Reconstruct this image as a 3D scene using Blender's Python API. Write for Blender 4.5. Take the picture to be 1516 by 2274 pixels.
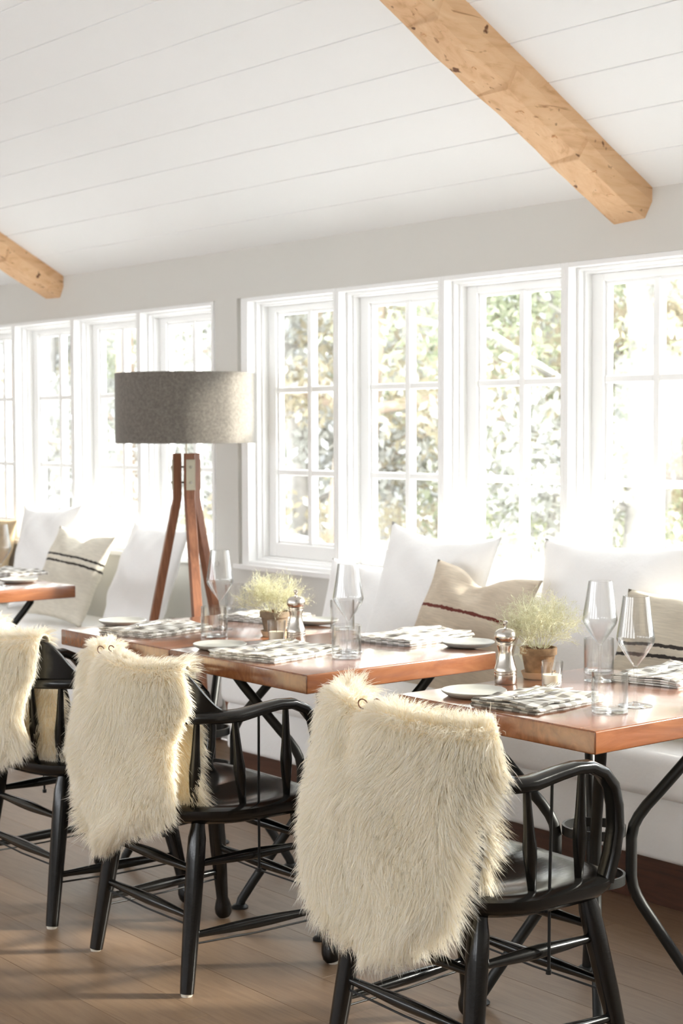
import bpy, bmesh, math, random
import numpy as np
from mathutils import Vector, Matrix, Euler

sc = bpy.context.scene
for o in list(bpy.data.objects):
    bpy.data.objects.remove(o)
COL = sc.collection
PI = math.pi

# ------------------------------------------------------------------ camera
W_PX, H_PX, F_PX = 1516.0, 2274.0, 3588.0
PITCH, YAW, ROLL = [math.radians(a) for a in (2.947, 39.152, -0.169)]
CAM = np.array([0.0, 0.0, 1.38])
_fw = np.array([-math.cos(YAW) * math.cos(PITCH), math.sin(YAW) * math.cos(PITCH), -math.sin(PITCH)])
_r = np.cross(_fw, [0, 0, 1]); _r /= np.linalg.norm(_r)
_u = np.cross(_r, _fw)
_c, _s = math.cos(ROLL), math.sin(ROLL)
_r, _u = _c * _r + _s * _u, -_s * _r + _c * _u
cam_d = bpy.data.cameras.new('camera')
cam = bpy.data.objects.new('camera', cam_d); COL.objects.link(cam)
m = Matrix.Identity(4)
for i in range(3):
    m[i][0], m[i][1], m[i][2], m[i][3] = _r[i], _u[i], -_fw[i], CAM[i]
cam.matrix_world = m
cam_d.sensor_fit = 'VERTICAL'; cam_d.sensor_height = 36.0; cam_d.sensor_width = 24.0
cam_d.lens = F_PX / H_PX * 36.0
cam_d.clip_start = 0.05; cam_d.clip_end = 300
cam_d.dof.use_dof = True; cam_d.dof.focus_distance = 3.65; cam_d.dof.aperture_fstop = 6.0
sc.camera = cam

# ------------------------------------------------------------------ world, sun, exposure
world = bpy.data.worlds.new('world'); sc.world = world
world.use_nodes = True
bg = world.node_tree.nodes['Background']
bg.inputs[0].default_value = (0.93, 0.965, 1.0, 1); bg.inputs[1].default_value = 5.0
sun_d = bpy.data.lights.new('sun_offscreen', 'SUN'); sun_d.energy = 13.0; sun_d.angle = math.radians(7.0); sun_d.color = (1.0, 0.94, 0.84)
sun = bpy.data.objects.new('sun_offscreen', sun_d); COL.objects.link(sun)
SUN_DIR = Vector((0.72, 1.0, 0.50)).normalized()          # from the room towards the sun
sun.rotation_euler = SUN_DIR.to_track_quat('Z', 'Y').to_euler()
sun.location = (2, 14, 9)
sc.view_settings.view_transform = 'Standard'
sc.view_settings.look = 'None'
sc.view_settings.exposure = 0.68
sc.view_settings.gamma = 1.0
sc.view_settings.use_curve_mapping = False
sc.cycles.max_bounces = 10; sc.cycles.diffuse_bounces = 8; sc.cycles.transparent_max_bounces = 24
sc.cycles.sample_clamp_indirect = 8.0

# ------------------------------------------------------------------ pixel helpers (directions only; depth from the surface touched)
def ray(x, y):
    return _fw + _r * ((x - 758.0) / F_PX) - _u * ((y - 1137.0) / F_PX)
def at(x, y, axis, v):
    d = ray(x, y); t = (v - CAM[axis]) / d[axis]
    return CAM + t * d
def onz(x, y, z):
    p = at(x, y, 2, z); return Vector(p)

# ------------------------------------------------------------------ object helpers
def tag(o, label=None, cat=None, group=None, kind=None):
    if label: o['label'] = label
    if cat: o['category'] = cat
    if group: o['group'] = group
    if kind: o['kind'] = kind
    return o
def empty(name, loc=(0, 0, 0), rz=0.0, label=None, cat=None, group=None, kind=None, parent=None):
    o = bpy.data.objects.new(name, None); COL.objects.link(o)
    o.empty_display_size = 0.1
    o.location = loc; o.rotation_euler = (0, 0, rz)
    if parent: o.parent = parent
    return tag(o, label, cat, group, kind)
def link(name, me, mat=None, parent=None, loc=None, rot=None):
    o = bpy.data.objects.new(name, me); COL.objects.link(o)
    if mat and not me.materials: me.materials.append(mat)
    if parent: o.parent = parent
    if loc is not None: o.location = loc
    if rot is not None: o.rotation_euler = rot
    return o
def copy_tree(o, parent=None):
    c = o.copy(); COL.objects.link(c)
    if parent is not None: c.parent = parent
    for ch in o.children:
        copy_tree(ch, c)
    return c

class MB:
    def __init__(s): s.v = []; s.f = []
    def add(s, vs, fs):
        b = len(s.v); s.v += [tuple(map(float, p)) for p in vs]; s.f += [tuple(b + i for i in f) for f in fs]; return s
    def box(s, x0, x1, y0, y1, z0, z1):
        vs = [(x, y, z) for z in (z0, z1) for y in (y0, y1) for x in (x0, x1)]
        return s.add(vs, [(0, 2, 3, 1), (4, 5, 7, 6), (0, 1, 5, 4), (2, 6, 7, 3), (0, 4, 6, 2), (1, 3, 7, 5)])
    def lathe(s, prof, n=32, c=(0, 0, 0), close=False):
        vs = []
        for (r, z) in prof:
            for k in range(n):
                a = 2 * PI * k / n; vs.append((c[0] + r * math.cos(a), c[1] + r * math.sin(a), c[2] + z))
        fs = []; m_ = len(prof)
        for i in range(m_ if close else m_ - 1):
            j = (i + 1) % m_
            for k in range(n):
                k2 = (k + 1) % n; fs.append((i * n + k, i * n + k2, j * n + k2, j * n + k))
        if not close:
            if prof[0][0] > 1e-5: fs.append(tuple(range(n))[::-1])
            if prof[-1][0] > 1e-5: fs.append(tuple((m_ - 1) * n + k for k in range(n)))
        return s.add(vs, fs)
    def tube(s, pts, rad, n=12, cap=True, flat=1.0):
        pts = [Vector(p) for p in pts]; L = len(pts)
        if not hasattr(rad, '__len__'): rad = [rad] * L
        vs = []; prev = None
        for i, p in enumerate(pts):
            t = (pts[min(i + 1, L - 1)] - pts[max(i - 1, 0)]).normalized()
            if prev is None:
                ref = Vector((0, 0, 1)) if abs(t.z) < 0.9 else Vector((1, 0, 0))
                a = t.cross(ref).normalized()
            else:
                a = (prev - t * prev.dot(t)).normalized()
            prev = a; b = t.cross(a)
            for k in range(n):
                an = 2 * PI * k / n
                vs.append(p + a * (rad[i] * math.cos(an)) + b * (rad[i] * flat * math.sin(an)))
        fs = []
        for i in range(L - 1):
            for k in range(n):
                k2 = (k + 1) % n; fs.append((i * n + k, i * n + k2, (i + 1) * n + k2, (i + 1) * n + k))
        if cap:
            fs.append(tuple(range(n))[::-1]); fs.append(tuple((L - 1) * n + k for k in range(n)))
        return s.add(vs, fs)
    def grid(s, fn, nu, nv, wrap=False):
        vs = [fn(i / nu, j / nv) for i in range(nu + (0 if wrap else 1)) for j in range(nv + 1)]
        fs = []
        for i in range(nu):
            i2 = (i + 1) % nu if wrap else i + 1
            for j in range(nv):
                fs.append((i * (nv + 1) + j, i2 * (nv + 1) + j, i2 * (nv + 1) + j + 1, i * (nv + 1) + j + 1))
        return s.add(vs, fs)
    def mesh(s, name, mat=None, smooth=None, bevel=0.0, seg=2, fix=True):
        me = bpy.data.meshes.new(name); me.from_pydata(s.v, [], s.f)
        if fix or bevel:
            bm = bmesh.new(); bm.from_mesh(me)
            if fix: bmesh.ops.recalc_face_normals(bm, faces=bm.faces)
            if bevel:
                bmesh.ops.bevel(bm, geom=[e for e in bm.edges if len(e.link_faces) == 2 and e.calc_face_angle(0) > 0.5], offset=bevel, segments=seg, profile=0.5, affect='EDGES')
            bm.to_mesh(me); bm.free()
        if smooth is not None:
            me.shade_smooth(); me.set_sharp_from_angle(angle=math.radians(smooth))
        if mat: me.materials.append(mat)
        me.update(); return me
    def build(s, name, mat, parent=None, smooth=None, bevel=0.0, seg=2, loc=None, rot=None, fix=True):
        return link(name, s.mesh(name, mat, smooth, bevel, seg, fix), None, parent, loc, rot)

# ------------------------------------------------------------------ materials
def new_mat(name):
    mt = bpy.data.materials.new(name); mt.use_nodes = True
    nt = mt.node_tree; return mt, nt, nt.nodes['Principled BSDF']
def N(nt, t, **kw):
    n = nt.nodes.new(t)
    for k, v in kw.items():
        if k in n.inputs.keys(): n.inputs[k].default_value = v
        else: setattr(n, k, v)
    return n
def ramp(nt, stops):
    r = nt.nodes.new('ShaderNodeValToRGB'); e = r.color_ramp.elements
    while len(e) < len(stops): e.new(0.5)
    for i, (p, c) in enumerate(stops):
        e[i].position = p; e[i].color = (*c, 1)
    return r
def simple(name, col, rough=0.5, metal=0.0, noise=0.0, scale=20.0, bump=0.0, bscale=None, coat=0.0, spec=0.5, sheen=0.0):
    mt, nt, b = new_mat(name)
    b.inputs['Base Color'].default_value = (*col, 1); b.inputs['Roughness'].default_value = rough; b.inputs['Metallic'].default_value = metal
    b.inputs['Coat Weight'].default_value = coat; b.inputs['Specular IOR Level'].default_value = spec
    b.inputs['Sheen Weight'].default_value = sheen
    if noise or bump:
        tc = N(nt, 'ShaderNodeTexCoord')
    if noise:
        n = N(nt, 'ShaderNodeTexNoise', Scale=scale, Detail=5.0); nt.links.new(tc.outputs['Object'], n.inputs['Vector'])
        r = ramp(nt, [(0.3, tuple(c * (1 - noise) for c in col)), (0.7, tuple(min(1, c * (1 + noise)) for c in col))])
        nt.links.new(n.outputs['Fac'], r.inputs[0]); nt.links.new(r.outputs[0], b.inputs['Base Color'])
    if bump:
        n2 = N(nt, 'ShaderNodeTexNoise', Scale=bscale or scale, Detail=4.0); nt.links.new(tc.outputs['Object'], n2.inputs['Vector'])
        bp = N(nt, 'ShaderNodeBump', Strength=bump, Distance=0.01); nt.links.new(n2.outputs['Fac'], bp.inputs['Height']); nt.links.new(bp.outputs[0], b.inputs['Normal'])
    return mt
def wood(name, stops, scale=(1, 1, 1), rough=0.4, nscale=6.0, coat=0.0, coat_rough=0.1, bump=0.15, per_object=0.0, spots=None, dist=2.0, spec=0.5, cracks=False):
    mt, nt, b = new_mat(name)
    tc = N(nt, 'ShaderNodeTexCoord'); mp = N(nt, 'ShaderNodeMapping', Scale=scale)
    nt.links.new(tc.outputs['Object'], mp.inputs[0])
    vec = mp.outputs[0]
    oi = N(nt, 'ShaderNodeObjectInfo')
    if per_object:
        ad = N(nt, 'ShaderNodeVectorMath', operation='ADD'); cb = N(nt, 'ShaderNodeCombineXYZ'); ml = N(nt, 'ShaderNodeMath', operation='MULTIPLY'); ml.inputs[1].default_value = 37.0
        nt.links.new(oi.outputs['Random'], ml.inputs[0])
        for k in range(3): nt.links.new(ml.outputs[0], cb.inputs[k])
        nt.links.new(vec, ad.inputs[0]); nt.links.new(cb.outputs[0], ad.inputs[1]); vec = ad.outputs[0]
    n = N(nt, 'ShaderNodeTexNoise', Scale=nscale, Detail=8.0, Roughness=0.6, Distortion=dist); nt.links.new(vec, n.inputs['Vector'])
    r = ramp(nt, stops); nt.links.new(n.outputs['Fac'], r.inputs[0])
    col = r.outputs[0]
    if per_object:
        hs = N(nt, 'ShaderNodeHueSaturation'); mr = N(nt, 'ShaderNodeMapRange'); mr.inputs[3].default_value = 1 - per_object; mr.inputs[4].default_value = 1 + per_object
        nt.links.new(oi.outputs['Random'], mr.inputs[0]); nt.links.new(mr.outputs[0], hs.inputs['Value']); nt.links.new(col, hs.inputs['Color']); col = hs.outputs[0]
    if spots:
        v = N(nt, 'ShaderNodeTexNoise', Scale=spots[0], Detail=2.0); nt.links.new(tc.outputs['Object'], v.inputs['Vector'])
        sr = ramp(nt, [(spots[1], (0, 0, 0)), (spots[1] + 0.05, (1, 1, 1))]); nt.links.new(v.outputs['Fac'], sr.inputs[0])
        mx = N(nt, 'ShaderNodeMix', data_type='RGBA'); nt.links.new(sr.outputs[0], mx.inputs[0]); nt.links.new(col, mx.inputs[6]); mx.inputs[7].default_value = (*spots[2], 1); col = mx.outputs[2]
    if cracks:
        cm = N(nt, 'ShaderNodeMapping', Scale=(45, 2.6, 45)); nt.links.new(tc.outputs['Object'], cm.inputs[0])
        cn_ = N(nt, 'ShaderNodeTexNoise', Scale=1.0, Detail=3.0, Distortion=0.6); nt.links.new(cm.outputs[0], cn_.inputs['Vector'])
        cr_ = ramp(nt, [(0.66, (0, 0, 0)), (0.71, (0.75, 0.75, 0.75))]); nt.links.new(cn_.outputs['Fac'], cr_.inputs[0])
        mx = N(nt, 'ShaderNodeMix', data_type='RGBA'); nt.links.new(cr_.outputs[0], mx.inputs[0]); nt.links.new(col, mx.inputs[6]); mx.inputs[7].default_value = (0.34, 0.15, 0.06, 1); col = mx.outputs[2]
    nt.links.new(col, b.inputs['Base Color'])
    b.inputs['Roughness'].default_value = rough; b.inputs['Coat Weight'].default_value = coat; b.inputs['Coat Roughness'].default_value = coat_rough
    b.inputs['Specular IOR Level'].default_value = spec
    if coat >= 0.99: b.inputs['Coat IOR'].default_value = 1.5
    bp = N(nt, 'ShaderNodeBump', Strength=bump, Distance=0.004); nt.links.new(n.outputs['Fac'], bp.inputs['Height']); nt.links.new(bp.outputs[0], b.inputs['Normal'])
    return mt

M = {}
M['wall'] = simple('wall_paint', (0.66, 0.645, 0.605), 0.7, bump=0.03, bscale=60)
M['ceiling'] = simple('ceiling_paint', (0.88, 0.885, 0.88), 0.6, bump=0.02, bscale=30)
M['trim'] = simple('white_gloss_paint', (0.90, 0.90, 0.89), 0.35)
M['floor'] = wood('oak_floor', [(0.25, (0.145, 0.088, 0.050)), (0.5, (0.195, 0.124, 0.074)), (0.8, (0.245, 0.162, 0.100))], (0.9, 9, 9), 0.42, 3.0, per_object=0.1, bump=0.08)
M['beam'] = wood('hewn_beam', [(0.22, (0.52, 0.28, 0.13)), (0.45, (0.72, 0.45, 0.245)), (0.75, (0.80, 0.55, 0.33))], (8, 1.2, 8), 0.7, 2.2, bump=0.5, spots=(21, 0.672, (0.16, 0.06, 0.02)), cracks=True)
M['cherry'] = wood('cherry_top', [(0.25, (0.135, 0.040, 0.0145)), (0.5, (0.235, 0.082, 0.031)), (0.8, (0.335, 0.138, 0.057))], (13, 1.3, 9), 0.24, 2.0, coat=1.0, coat_rough=0.12, per_object=0.12, bump=0.03)
M['walnut'] = wood('lamp_wood', [(0.25, (0.145, 0.052, 0.024)), (0.55, (0.25, 0.098, 0.047)), (0.8, (0.34, 0.15, 0.075))], (14, 14, 1.2), 0.45, 3.0, bump=0.05)
M['plinth'] = wood('dark_plinth', [(0.3, (0.05, 0.018, 0.009)), (0.7, (0.095, 0.036, 0.018))], (1, 12, 12), 0.4, 3.0)
M['black'] = wood('black_lacquer', [(0.3, (0.004, 0.0038, 0.0036)), (0.7, (0.008, 0.0075, 0.007))], (12, 1.5, 12), 0.16, 9.0, coat=0.0, bump=0.05, spec=0.45)
M['iron'] = simple('black_iron', (0.022, 0.022, 0.021), 0.42, metal=0.35)
M['wire'] = simple('black_wire', (0.012, 0.012, 0.012), 0.4, metal=0.3)
M['glide'] = simple('nylon_glide', (0.62, 0.58, 0.5), 0.5)
M['linen'] = simple('white_linen', (0.91, 0.905, 0.90), 0.9, bump=0.12, bscale=55, sheen=0.2)
M['tan'] = simple('tan_linen', (0.50, 0.38, 0.24), 0.9, noise=0.12, scale=40)
M['steel'] = simple('brushed_steel', (0.62, 0.58, 0.53), 0.24, metal=1.0)
M['silver'] = simple('cutlery_steel', (0.78, 0.77, 0.74), 0.16, metal=1.0)
M['bracket'] = simple('brass_bracket', (0.50, 0.46, 0.36), 0.4, metal=0.7)
M['plate'] = simple('stoneware', (0.42, 0.42, 0.385), 0.38, noise=0.12, scale=18)
M['terracotta'] = simple('aged_terracotta', (0.27, 0.165, 0.085), 0.85, noise=0.5, scale=26, bump=0.2, bscale=60)
M['saucer'] = simple('pale_terracotta', (0.52, 0.36, 0.22), 0.85, noise=0.2, scale=18)
M['darkpot'] = simple('dark_mossy_terracotta', (0.20, 0.145, 0.095), 0.9, noise=0.35, scale=22, bump=0.2, bscale=60)
M['soil'] = simple('soil', (0.16, 0.075, 0.035), 0.95, noise=0.4, scale=120, bump=0.5, bscale=150)
M['wax'] = simple('candle_wax', (0.88, 0.80, 0.62), 0.4)
M['wick'] = simple('wick', (0.05, 0.04, 0.03), 0.9)
M['leather'] = simple('brown_leather_cord', (0.16, 0.06, 0.025), 0.5)
M['snow'] = simple('snow', (0.88, 0.89, 0.92), 0.8)
M['bark'] = simple('pale_bark', (0.30, 0.28, 0.26), 0.9, noise=0.3, scale=6, bump=0.4, bscale=14)
M['bark_warm'] = simple('warm_bark', (0.36, 0.28, 0.22), 0.9, noise=0.25, scale=6, bump=0.4, bscale=14)

def fabric_shade():
    mt, nt, b = new_mat('grey_felt')
    tc = N(nt, 'ShaderNodeTexCoord')
    n = N(nt, 'ShaderNodeTexNoise', Scale=90.0, Detail=6.0, Roughness=0.75); nt.links.new(tc.outputs['Object'], n.inputs['Vector'])
    r = ramp(nt, [(0.3, (0.098, 0.086, 0.072)), (0.55, (0.165, 0.147, 0.125)), (0.75, (0.235, 0.212, 0.185))]); nt.links.new(n.outputs['Fac'], r.inputs[0])
    nt.links.new(r.outputs[0], b.inputs['Base Color']); b.inputs['Roughness'].default_value = 0.95; b.inputs['Sheen Weight'].default_value = 0.3
    return mt
M['felt'] = fabric_shade()

def thin_glass(name, tint=(1, 1, 1), refl=0.6, rough=0.0, base=0.03, power=3.0, edge=(1, 1, 1)):
    mt = bpy.data.materials.new(name); mt.use_nodes = True; nt = mt.node_tree; nt.nodes.clear()
    out = N(nt, 'ShaderNodeOutputMaterial'); tr = N(nt, 'ShaderNodeBsdfTransparent'); gl = N(nt, 'ShaderNodeBsdfGlossy', Roughness=rough)
    tr.inputs[0].default_value = (*tint, 1)
    lw = N(nt, 'ShaderNodeLayerWeight', Blend=0.5); pw = N(nt, 'ShaderNodeMath', operation='POWER'); pw.inputs[1].default_value = power
    mu = N(nt, 'ShaderNodeMath', operation='MULTIPLY_ADD'); mu.inputs[1].default_value = refl; mu.inputs[2].default_value = base; mu.use_clamp = True
    mx = N(nt, 'ShaderNodeMixShader')
    ec = N(nt, 'ShaderNodeMix', data_type='RGBA'); ec.inputs[6].default_value = (*tint, 1); ec.inputs[7].default_value = (*edge, 1); nt.links.new(pw.outputs[0], ec.inputs[0]); nt.links.new(ec.outputs[2], tr.inputs[0])
    nt.links.new(lw.outputs['Facing'], pw.inputs[0]); nt.links.new(pw.outputs[0], mu.inputs[0]); nt.links.new(mu.outputs[0], mx.inputs[0]); nt.links.new(tr.outputs[0], mx.inputs[1]); nt.links.new(gl.outputs[0], mx.inputs[2]); nt.links.new(mx.outputs[0], out.inputs[0])
    return mt
M['pane'] = thin_glass('window_glass', (0.97, 0.985, 0.98), 0.5)
M['glass'] = thin_glass('clear_tableware_glass', (0.985, 0.985, 0.985), 0.75, 0.02, 0.045, 2.4, (0.62, 0.64, 0.64))

def fur_mat(name, c1, c2):
    mt = bpy.data.materials.new(name); mt.use_nodes = True; nt = mt.node_tree; nt.nodes.clear()
    out = N(nt, 'ShaderNodeOutputMaterial'); d = N(nt, 'ShaderNodeBsdfDiffuse'); t = N(nt, 'ShaderNodeBsdfTranslucent'); g = N(nt, 'ShaderNodeBsdfGlossy', Roughness=0.45)
    ge = N(nt, 'ShaderNodeNewGeometry'); r = ramp(nt, [(0.0, c1), (1.0, c2)]); nt.links.new(ge.outputs['Random Per Island'], r.inputs[0])
    for n in (d, t): nt.links.new(r.outputs[0], n.inputs[0])
    g.inputs[0].default_value = (1, 0.97, 0.9, 1)
    m1 = N(nt, 'ShaderNodeMixShader'); m1.inputs[0].default_value = 0.5; nt.links.new(d.outputs[0], m1.inputs[1]); nt.links.new(t.outputs[0], m1.inputs[2])
    m2 = N(nt, 'ShaderNodeMixShader'); m2.inputs[0].default_value = 0.04; nt.links.new(m1.outputs[0], m2.inputs[1]); nt.links.new(g.outputs[0], m2.inputs[2])
    nt.links.new(m2.outputs[0], out.inputs[0]); return mt
M['fur'] = fur_mat('sheep_wool', (0.945, 0.875, 0.73), (0.99, 0.97, 0.915))
M['hide'] = simple('sheep_hide', (0.86, 0.74, 0.54), 0.95)

def leaf_mat(name, stops):
    mt = bpy.data.materials.new(name); mt.use_nodes = True; nt = mt.node_tree; nt.nodes.clear()
    out = N(nt, 'ShaderNodeOutputMaterial'); d = N(nt, 'ShaderNodeBsdfDiffuse'); t = N(nt, 'ShaderNodeBsdfTranslucent')
    ge = N(nt, 'ShaderNodeNewGeometry'); r = ramp(nt, stops); r.color_ramp.interpolation = 'LINEAR'
    nt.links.new(ge.outputs['Random Per Island'], r.inputs[0])
    for n in (d, t): nt.links.new(r.outputs[0], n.inputs[0])
    m1 = N(nt, 'ShaderNodeMixShader'); m1.inputs[0].default_value = 0.45; nt.links.new(d.outputs[0], m1.inputs[1]); nt.links.new(t.outputs[0], m1.inputs[2]); nt.links.new(m1.outputs[0], out.inputs[0])
    return mt
M['leaf_green'] = leaf_mat('winter_evergreen_leaves', [(0.0, (0.282, 0.307, 0.205)), (0.5, (0.371, 0.390, 0.282)), (0.9, (0.461, 0.461, 0.358)), (0.92, (0.70, 0.72, 0.75)), (1.0, (0.78, 0.8, 0.83))])
M['leaf_gold'] = leaf_mat('winter_golden_leaves', [(0.0, (0.358, 0.307, 0.218)), (0.5, (0.448, 0.410, 0.301)), (0.92, (0.40, 0.335, 0.26)), (0.94, (0.70, 0.72, 0.75)), (1.0, (0.78, 0.8, 0.83))])
M['leaf_grey'] = leaf_mat('winter_grey_twigs', [(0.0, (0.320, 0.314, 0.282)), (0.6, (0.410, 0.403, 0.371)), (0.9, (0.486, 0.486, 0.454)), (0.92, (0.70, 0.72, 0.75)), (1.0, (0.78, 0.8, 0.83))])
M['twig'] = leaf_mat('silver_twigs', [(0.0, (0.52, 0.46, 0.28)), (0.4, (0.68, 0.67, 0.47)), (1.0, (0.84, 0.85, 0.70))])

def kilim(name, base, lines, col, wob=0.004):
    """woven cream cloth with dark thread stripes across local z"""
    mt, nt, b = new_mat(name)
    tc = N(nt, 'ShaderNodeTexCoord'); sp = N(nt, 'ShaderNodeSeparateXYZ'); nt.links.new(tc.outputs['Object'], sp.inputs[0])
    n = N(nt, 'ShaderNodeTexNoise', Scale=22.0, Detail=4.0); mp = N(nt, 'ShaderNodeMapping', Scale=(1.0, 1.0, 9.0)); nt.links.new(tc.outputs['Object'], mp.inputs[0]); nt.links.new(mp.outputs[0], n.inputs['Vector'])
    r = ramp(nt, [(0.3, tuple(c * 0.9 for c in base)), (0.7, tuple(min(1, c * 1.08) for c in base))]); nt.links.new(n.outputs['Fac'], r.inputs[0])
    wn = N(nt, 'ShaderNodeTexNoise', Scale=60.0, Detail=3.0); nt.links.new(tc.outputs['Object'], wn.inputs['Vector'])
    wa = N(nt, 'ShaderNodeMath', operation='MULTIPLY_ADD'); wa.inputs[1].default_value = wob * 3; nt.links.new(wn.outputs['Fac'], wa.inputs[0]); nt.links.new(sp.outputs[2], wa.inputs[2])
    col_out = r.outputs[0]
    for (z, w) in lines:
        c1 = N(nt, 'ShaderNodeMath', operation='COMPARE'); c1.inputs[1].default_value = z; c1.inputs[2].default_value = w
        nt.links.new(wa.outputs[0], c1.inputs[0])
        mx = N(nt, 'ShaderNodeMix', data_type='RGBA'); nt.links.new(c1.outputs[0], mx.inputs[0]); nt.links.new(col_out, mx.inputs[6]); mx.inputs[7].default_value = (*col, 1); col_out = mx.outputs[2]
    nt.links.new(col_out, b.inputs['Base Color']); b.inputs['Roughness'].default_value = 0.95
    bp = N(nt, 'ShaderNodeBump', Strength=0.25, Distance=0.004); nt.links.new(n.outputs['Fac'], bp.inputs['Height']); nt.links.new(bp.outputs[0], b.inputs['Normal'])
    return mt
M['kilim_black'] = kilim('cream_kilim_black', (0.70, 0.655, 0.56), [(0.085, 0.0055), (0.052, 0.0055)], (0.035, 0.028, 0.025))
M['kilim_red'] = kilim('sand_kilim_red', (0.60, 0.51, 0.40), [(0.06, 0.006)], (0.14, 0.03, 0.02))
M['kilim_black2'] = kilim('sand_kilim_black', (0.58, 0.52, 0.42), [(0.045, 0.0055), (0.012, 0.0055)], (0.035, 0.028, 0.025))

def check_mat():
    mt, nt, b = new_mat('gingham_linen')
    uv = N(nt, 'ShaderNodeUVMap'); sp = N(nt, 'ShaderNodeSeparateXYZ'); nt.links.new(uv.outputs[0], sp.inputs[0])
    outs = []
    for k in range(2):
        m1 = N(nt, 'ShaderNodeMath', operation='MULTIPLY'); m1.inputs[1].default_value = 1 / 0.044; nt.links.new(sp.outputs[k], m1.inputs[0])
        m2 = N(nt, 'ShaderNodeMath', operation='FRACT'); nt.links.new(m1.outputs[0], m2.inputs[0])
        m3 = N(nt, 'ShaderNodeMath', operation='GREATER_THAN'); m3.inputs[1].default_value = 0.5; nt.links.new(m2.outputs[0], m3.inputs[0]); outs.append(m3)
    ad = N(nt, 'ShaderNodeMath', operation='ADD'); nt.links.new(outs[0].outputs[0], ad.inputs[0]); nt.links.new(outs[1].outputs[0], ad.inputs[1])
    hf = N(nt, 'ShaderNodeMath', operation='MULTIPLY'); hf.inputs[1].default_value = 0.5; nt.links.new(ad.outputs[0], hf.inputs[0])
    r = ramp(nt, [(0.0, (0.86, 0.85, 0.82)), (0.5, (0.55, 0.53, 0.49)), (1.0, (0.25, 0.23, 0.205))]); nt.links.new(hf.outputs[0], r.inputs[0])
    nt.links.new(r.outputs[0], b.inputs['Base Color']); b.inputs['Roughness'].default_value = 0.9
    return mt
M['check'] = check_mat()

# ------------------------------------------------------------------ the room
YW = 4.10                      # room face of the window wall
X0, X1 = -11.0, 2.2            # room extent
Z_HEAD, Z_SILL, Z_EAVE = 1.945, 0.79, 2.155
SLOPE = 0.555
YR, YB = 0.55, -3.0            # ridge and rear wall
Z_RIDGE = Z_EAVE + SLOPE * (YW - YR)
OPEN_W, PITCH_W = 0.5875, 0.6225
right_open = [-5.677 + PITCH_W * k for k in range(8)]
left_open = [-6.5405 - PITCH_W * k for k in range(5)]
GR = (-5.75, right_open[-1] + OPEN_W + 0.036)
GL = (left_open[-1] - 0.036, -5.917)

wall = MB()
wall.box(X0, X1, YW, YW + 0.2, 0, Z_SILL)
wall.box(X0, X1, YW, YW + 0.2, Z_HEAD, Z_EAVE + 0.06)
wall.box(GL[1], GR[0], YW, YW + 0.2, Z_SILL, Z_HEAD)
wall.box(X0, GL[0], YW, YW + 0.2, Z_SILL, Z_HEAD)
wall.box(GR[1], X1, YW, YW + 0.2, Z_SILL, Z_HEAD)
tag(wall.build('wall_back', M['wall']), 'pale grey painted wall around the row of casement windows', 'wall', kind='structure')

# end walls (gable shaped) and the glazed rear side behind the camera
def gable(name, x, lab):
    t = 0.12
    pts = [(YB, 0), (YW, 0), (YW, Z_EAVE), (YR, Z_RIDGE), (YB, Z_RIDGE - SLOPE * (YR - YB))]
    b = MB(); n = len(pts)
    b.add([(x, p[0], p[1]) for p in pts] + [(x + t, p[0], p[1]) for p in pts],
          [tuple(range(n)), tuple(range(2 * n - 1, n - 1, -1))] + [(i, (i + 1) % n, n + (i + 1) % n, n + i) for i in range(n)])
    tag(b.build(name, M['wall']), lab, 'wall', kind='structure')
gable('wall_left', X0 - 0.12, 'pale gable wall closing the far end of the dining room')
ZB = Z_RIDGE - SLOPE * (YR - YB)
gable('wall_right', X1, 'pale gable wall closing the near end of the dining room')
b = MB(); b.box(X0, X1, YB - 0.15, YB, 0, 0.85); b.box(X0, X1, YB - 0.15, YB, 2.05, ZB + 0.05)
NBAY, BAY_W = 6, 1.6
for k in range(NBAY + 1):
    gap = (X1 - X0 - NBAY * BAY_W) / (NBAY + 1); x = X0 + k * (gap + BAY_W); b.box(x, x + gap, YB - 0.15, YB, 0.85, 2.05)
tag(b.build('wall_front', M['wall']), 'rear wall with six wide window openings facing the casements', 'wall', kind='structure')

# ceiling boards: joints every 0.19 m down the slope
ceil = empty('ceiling', (0, 0, 0), label='white painted tongue and groove board ceiling sloping to the window wall', cat='ceiling', kind='structure')
cs = 1 / math.sqrt(1 + SLOPE * SLOPE); sn = SLOPE * cs
def slope_pt(s, off):                       # s metres up the slope from the eave, off = outward
    return (YW - s * cs + off * sn, Z_EAVE + s * sn + off * cs)
s_edges = [-0.016 + 0.19 * k for k in range(0, 23)]
s_max = (YW - YR) / cs
bp_mesh = {}
def board(sa, sb, mirror=False):
    g = 0.0009
    q = [slope_pt(sa + g, 0), slope_pt(sb - g, 0), slope_pt(sb - g, 0.018), slope_pt(sa + g, 0.018)]
    e = 0.002
    q = [slope_pt(sa + g, e), slope_pt(sa + g + e, 0), slope_pt(sb - g - e, 0), slope_pt(sb - g, e), slope_pt(sb - g, 0.018), slope_pt(sa + g, 0.018)]
    if mirror: q = [(2 * YR - y, z) for (y, z) in q]
    n = len(q)
    mb = MB(); mb.add([(X0, y, z) for y, z in q] + [(X1, y, z) for y, z in q], [tuple(range(n)), tuple(range(2 * n - 1, n - 1, -1))] + [(i, (i + 1) % n, n + (i + 1) % n, n + i) for i in range(n)])
    mb.build('ceiling_board', M['ceiling'], ceil)
for i in range(len(s_edges) - 1):
    if s_edges[i + 1] < s_max + 0.1:
        board(max(s_edges[i], -0.01), min(s_edges[i + 1], s_max))
for i in range(0, len(s_edges) - 1, 1):
    if s_edges[i + 1] < s_max + 0.1:
        board(max(s_edges[i], -0.01), min(s_edges[i + 1], s_max), True)
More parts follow.
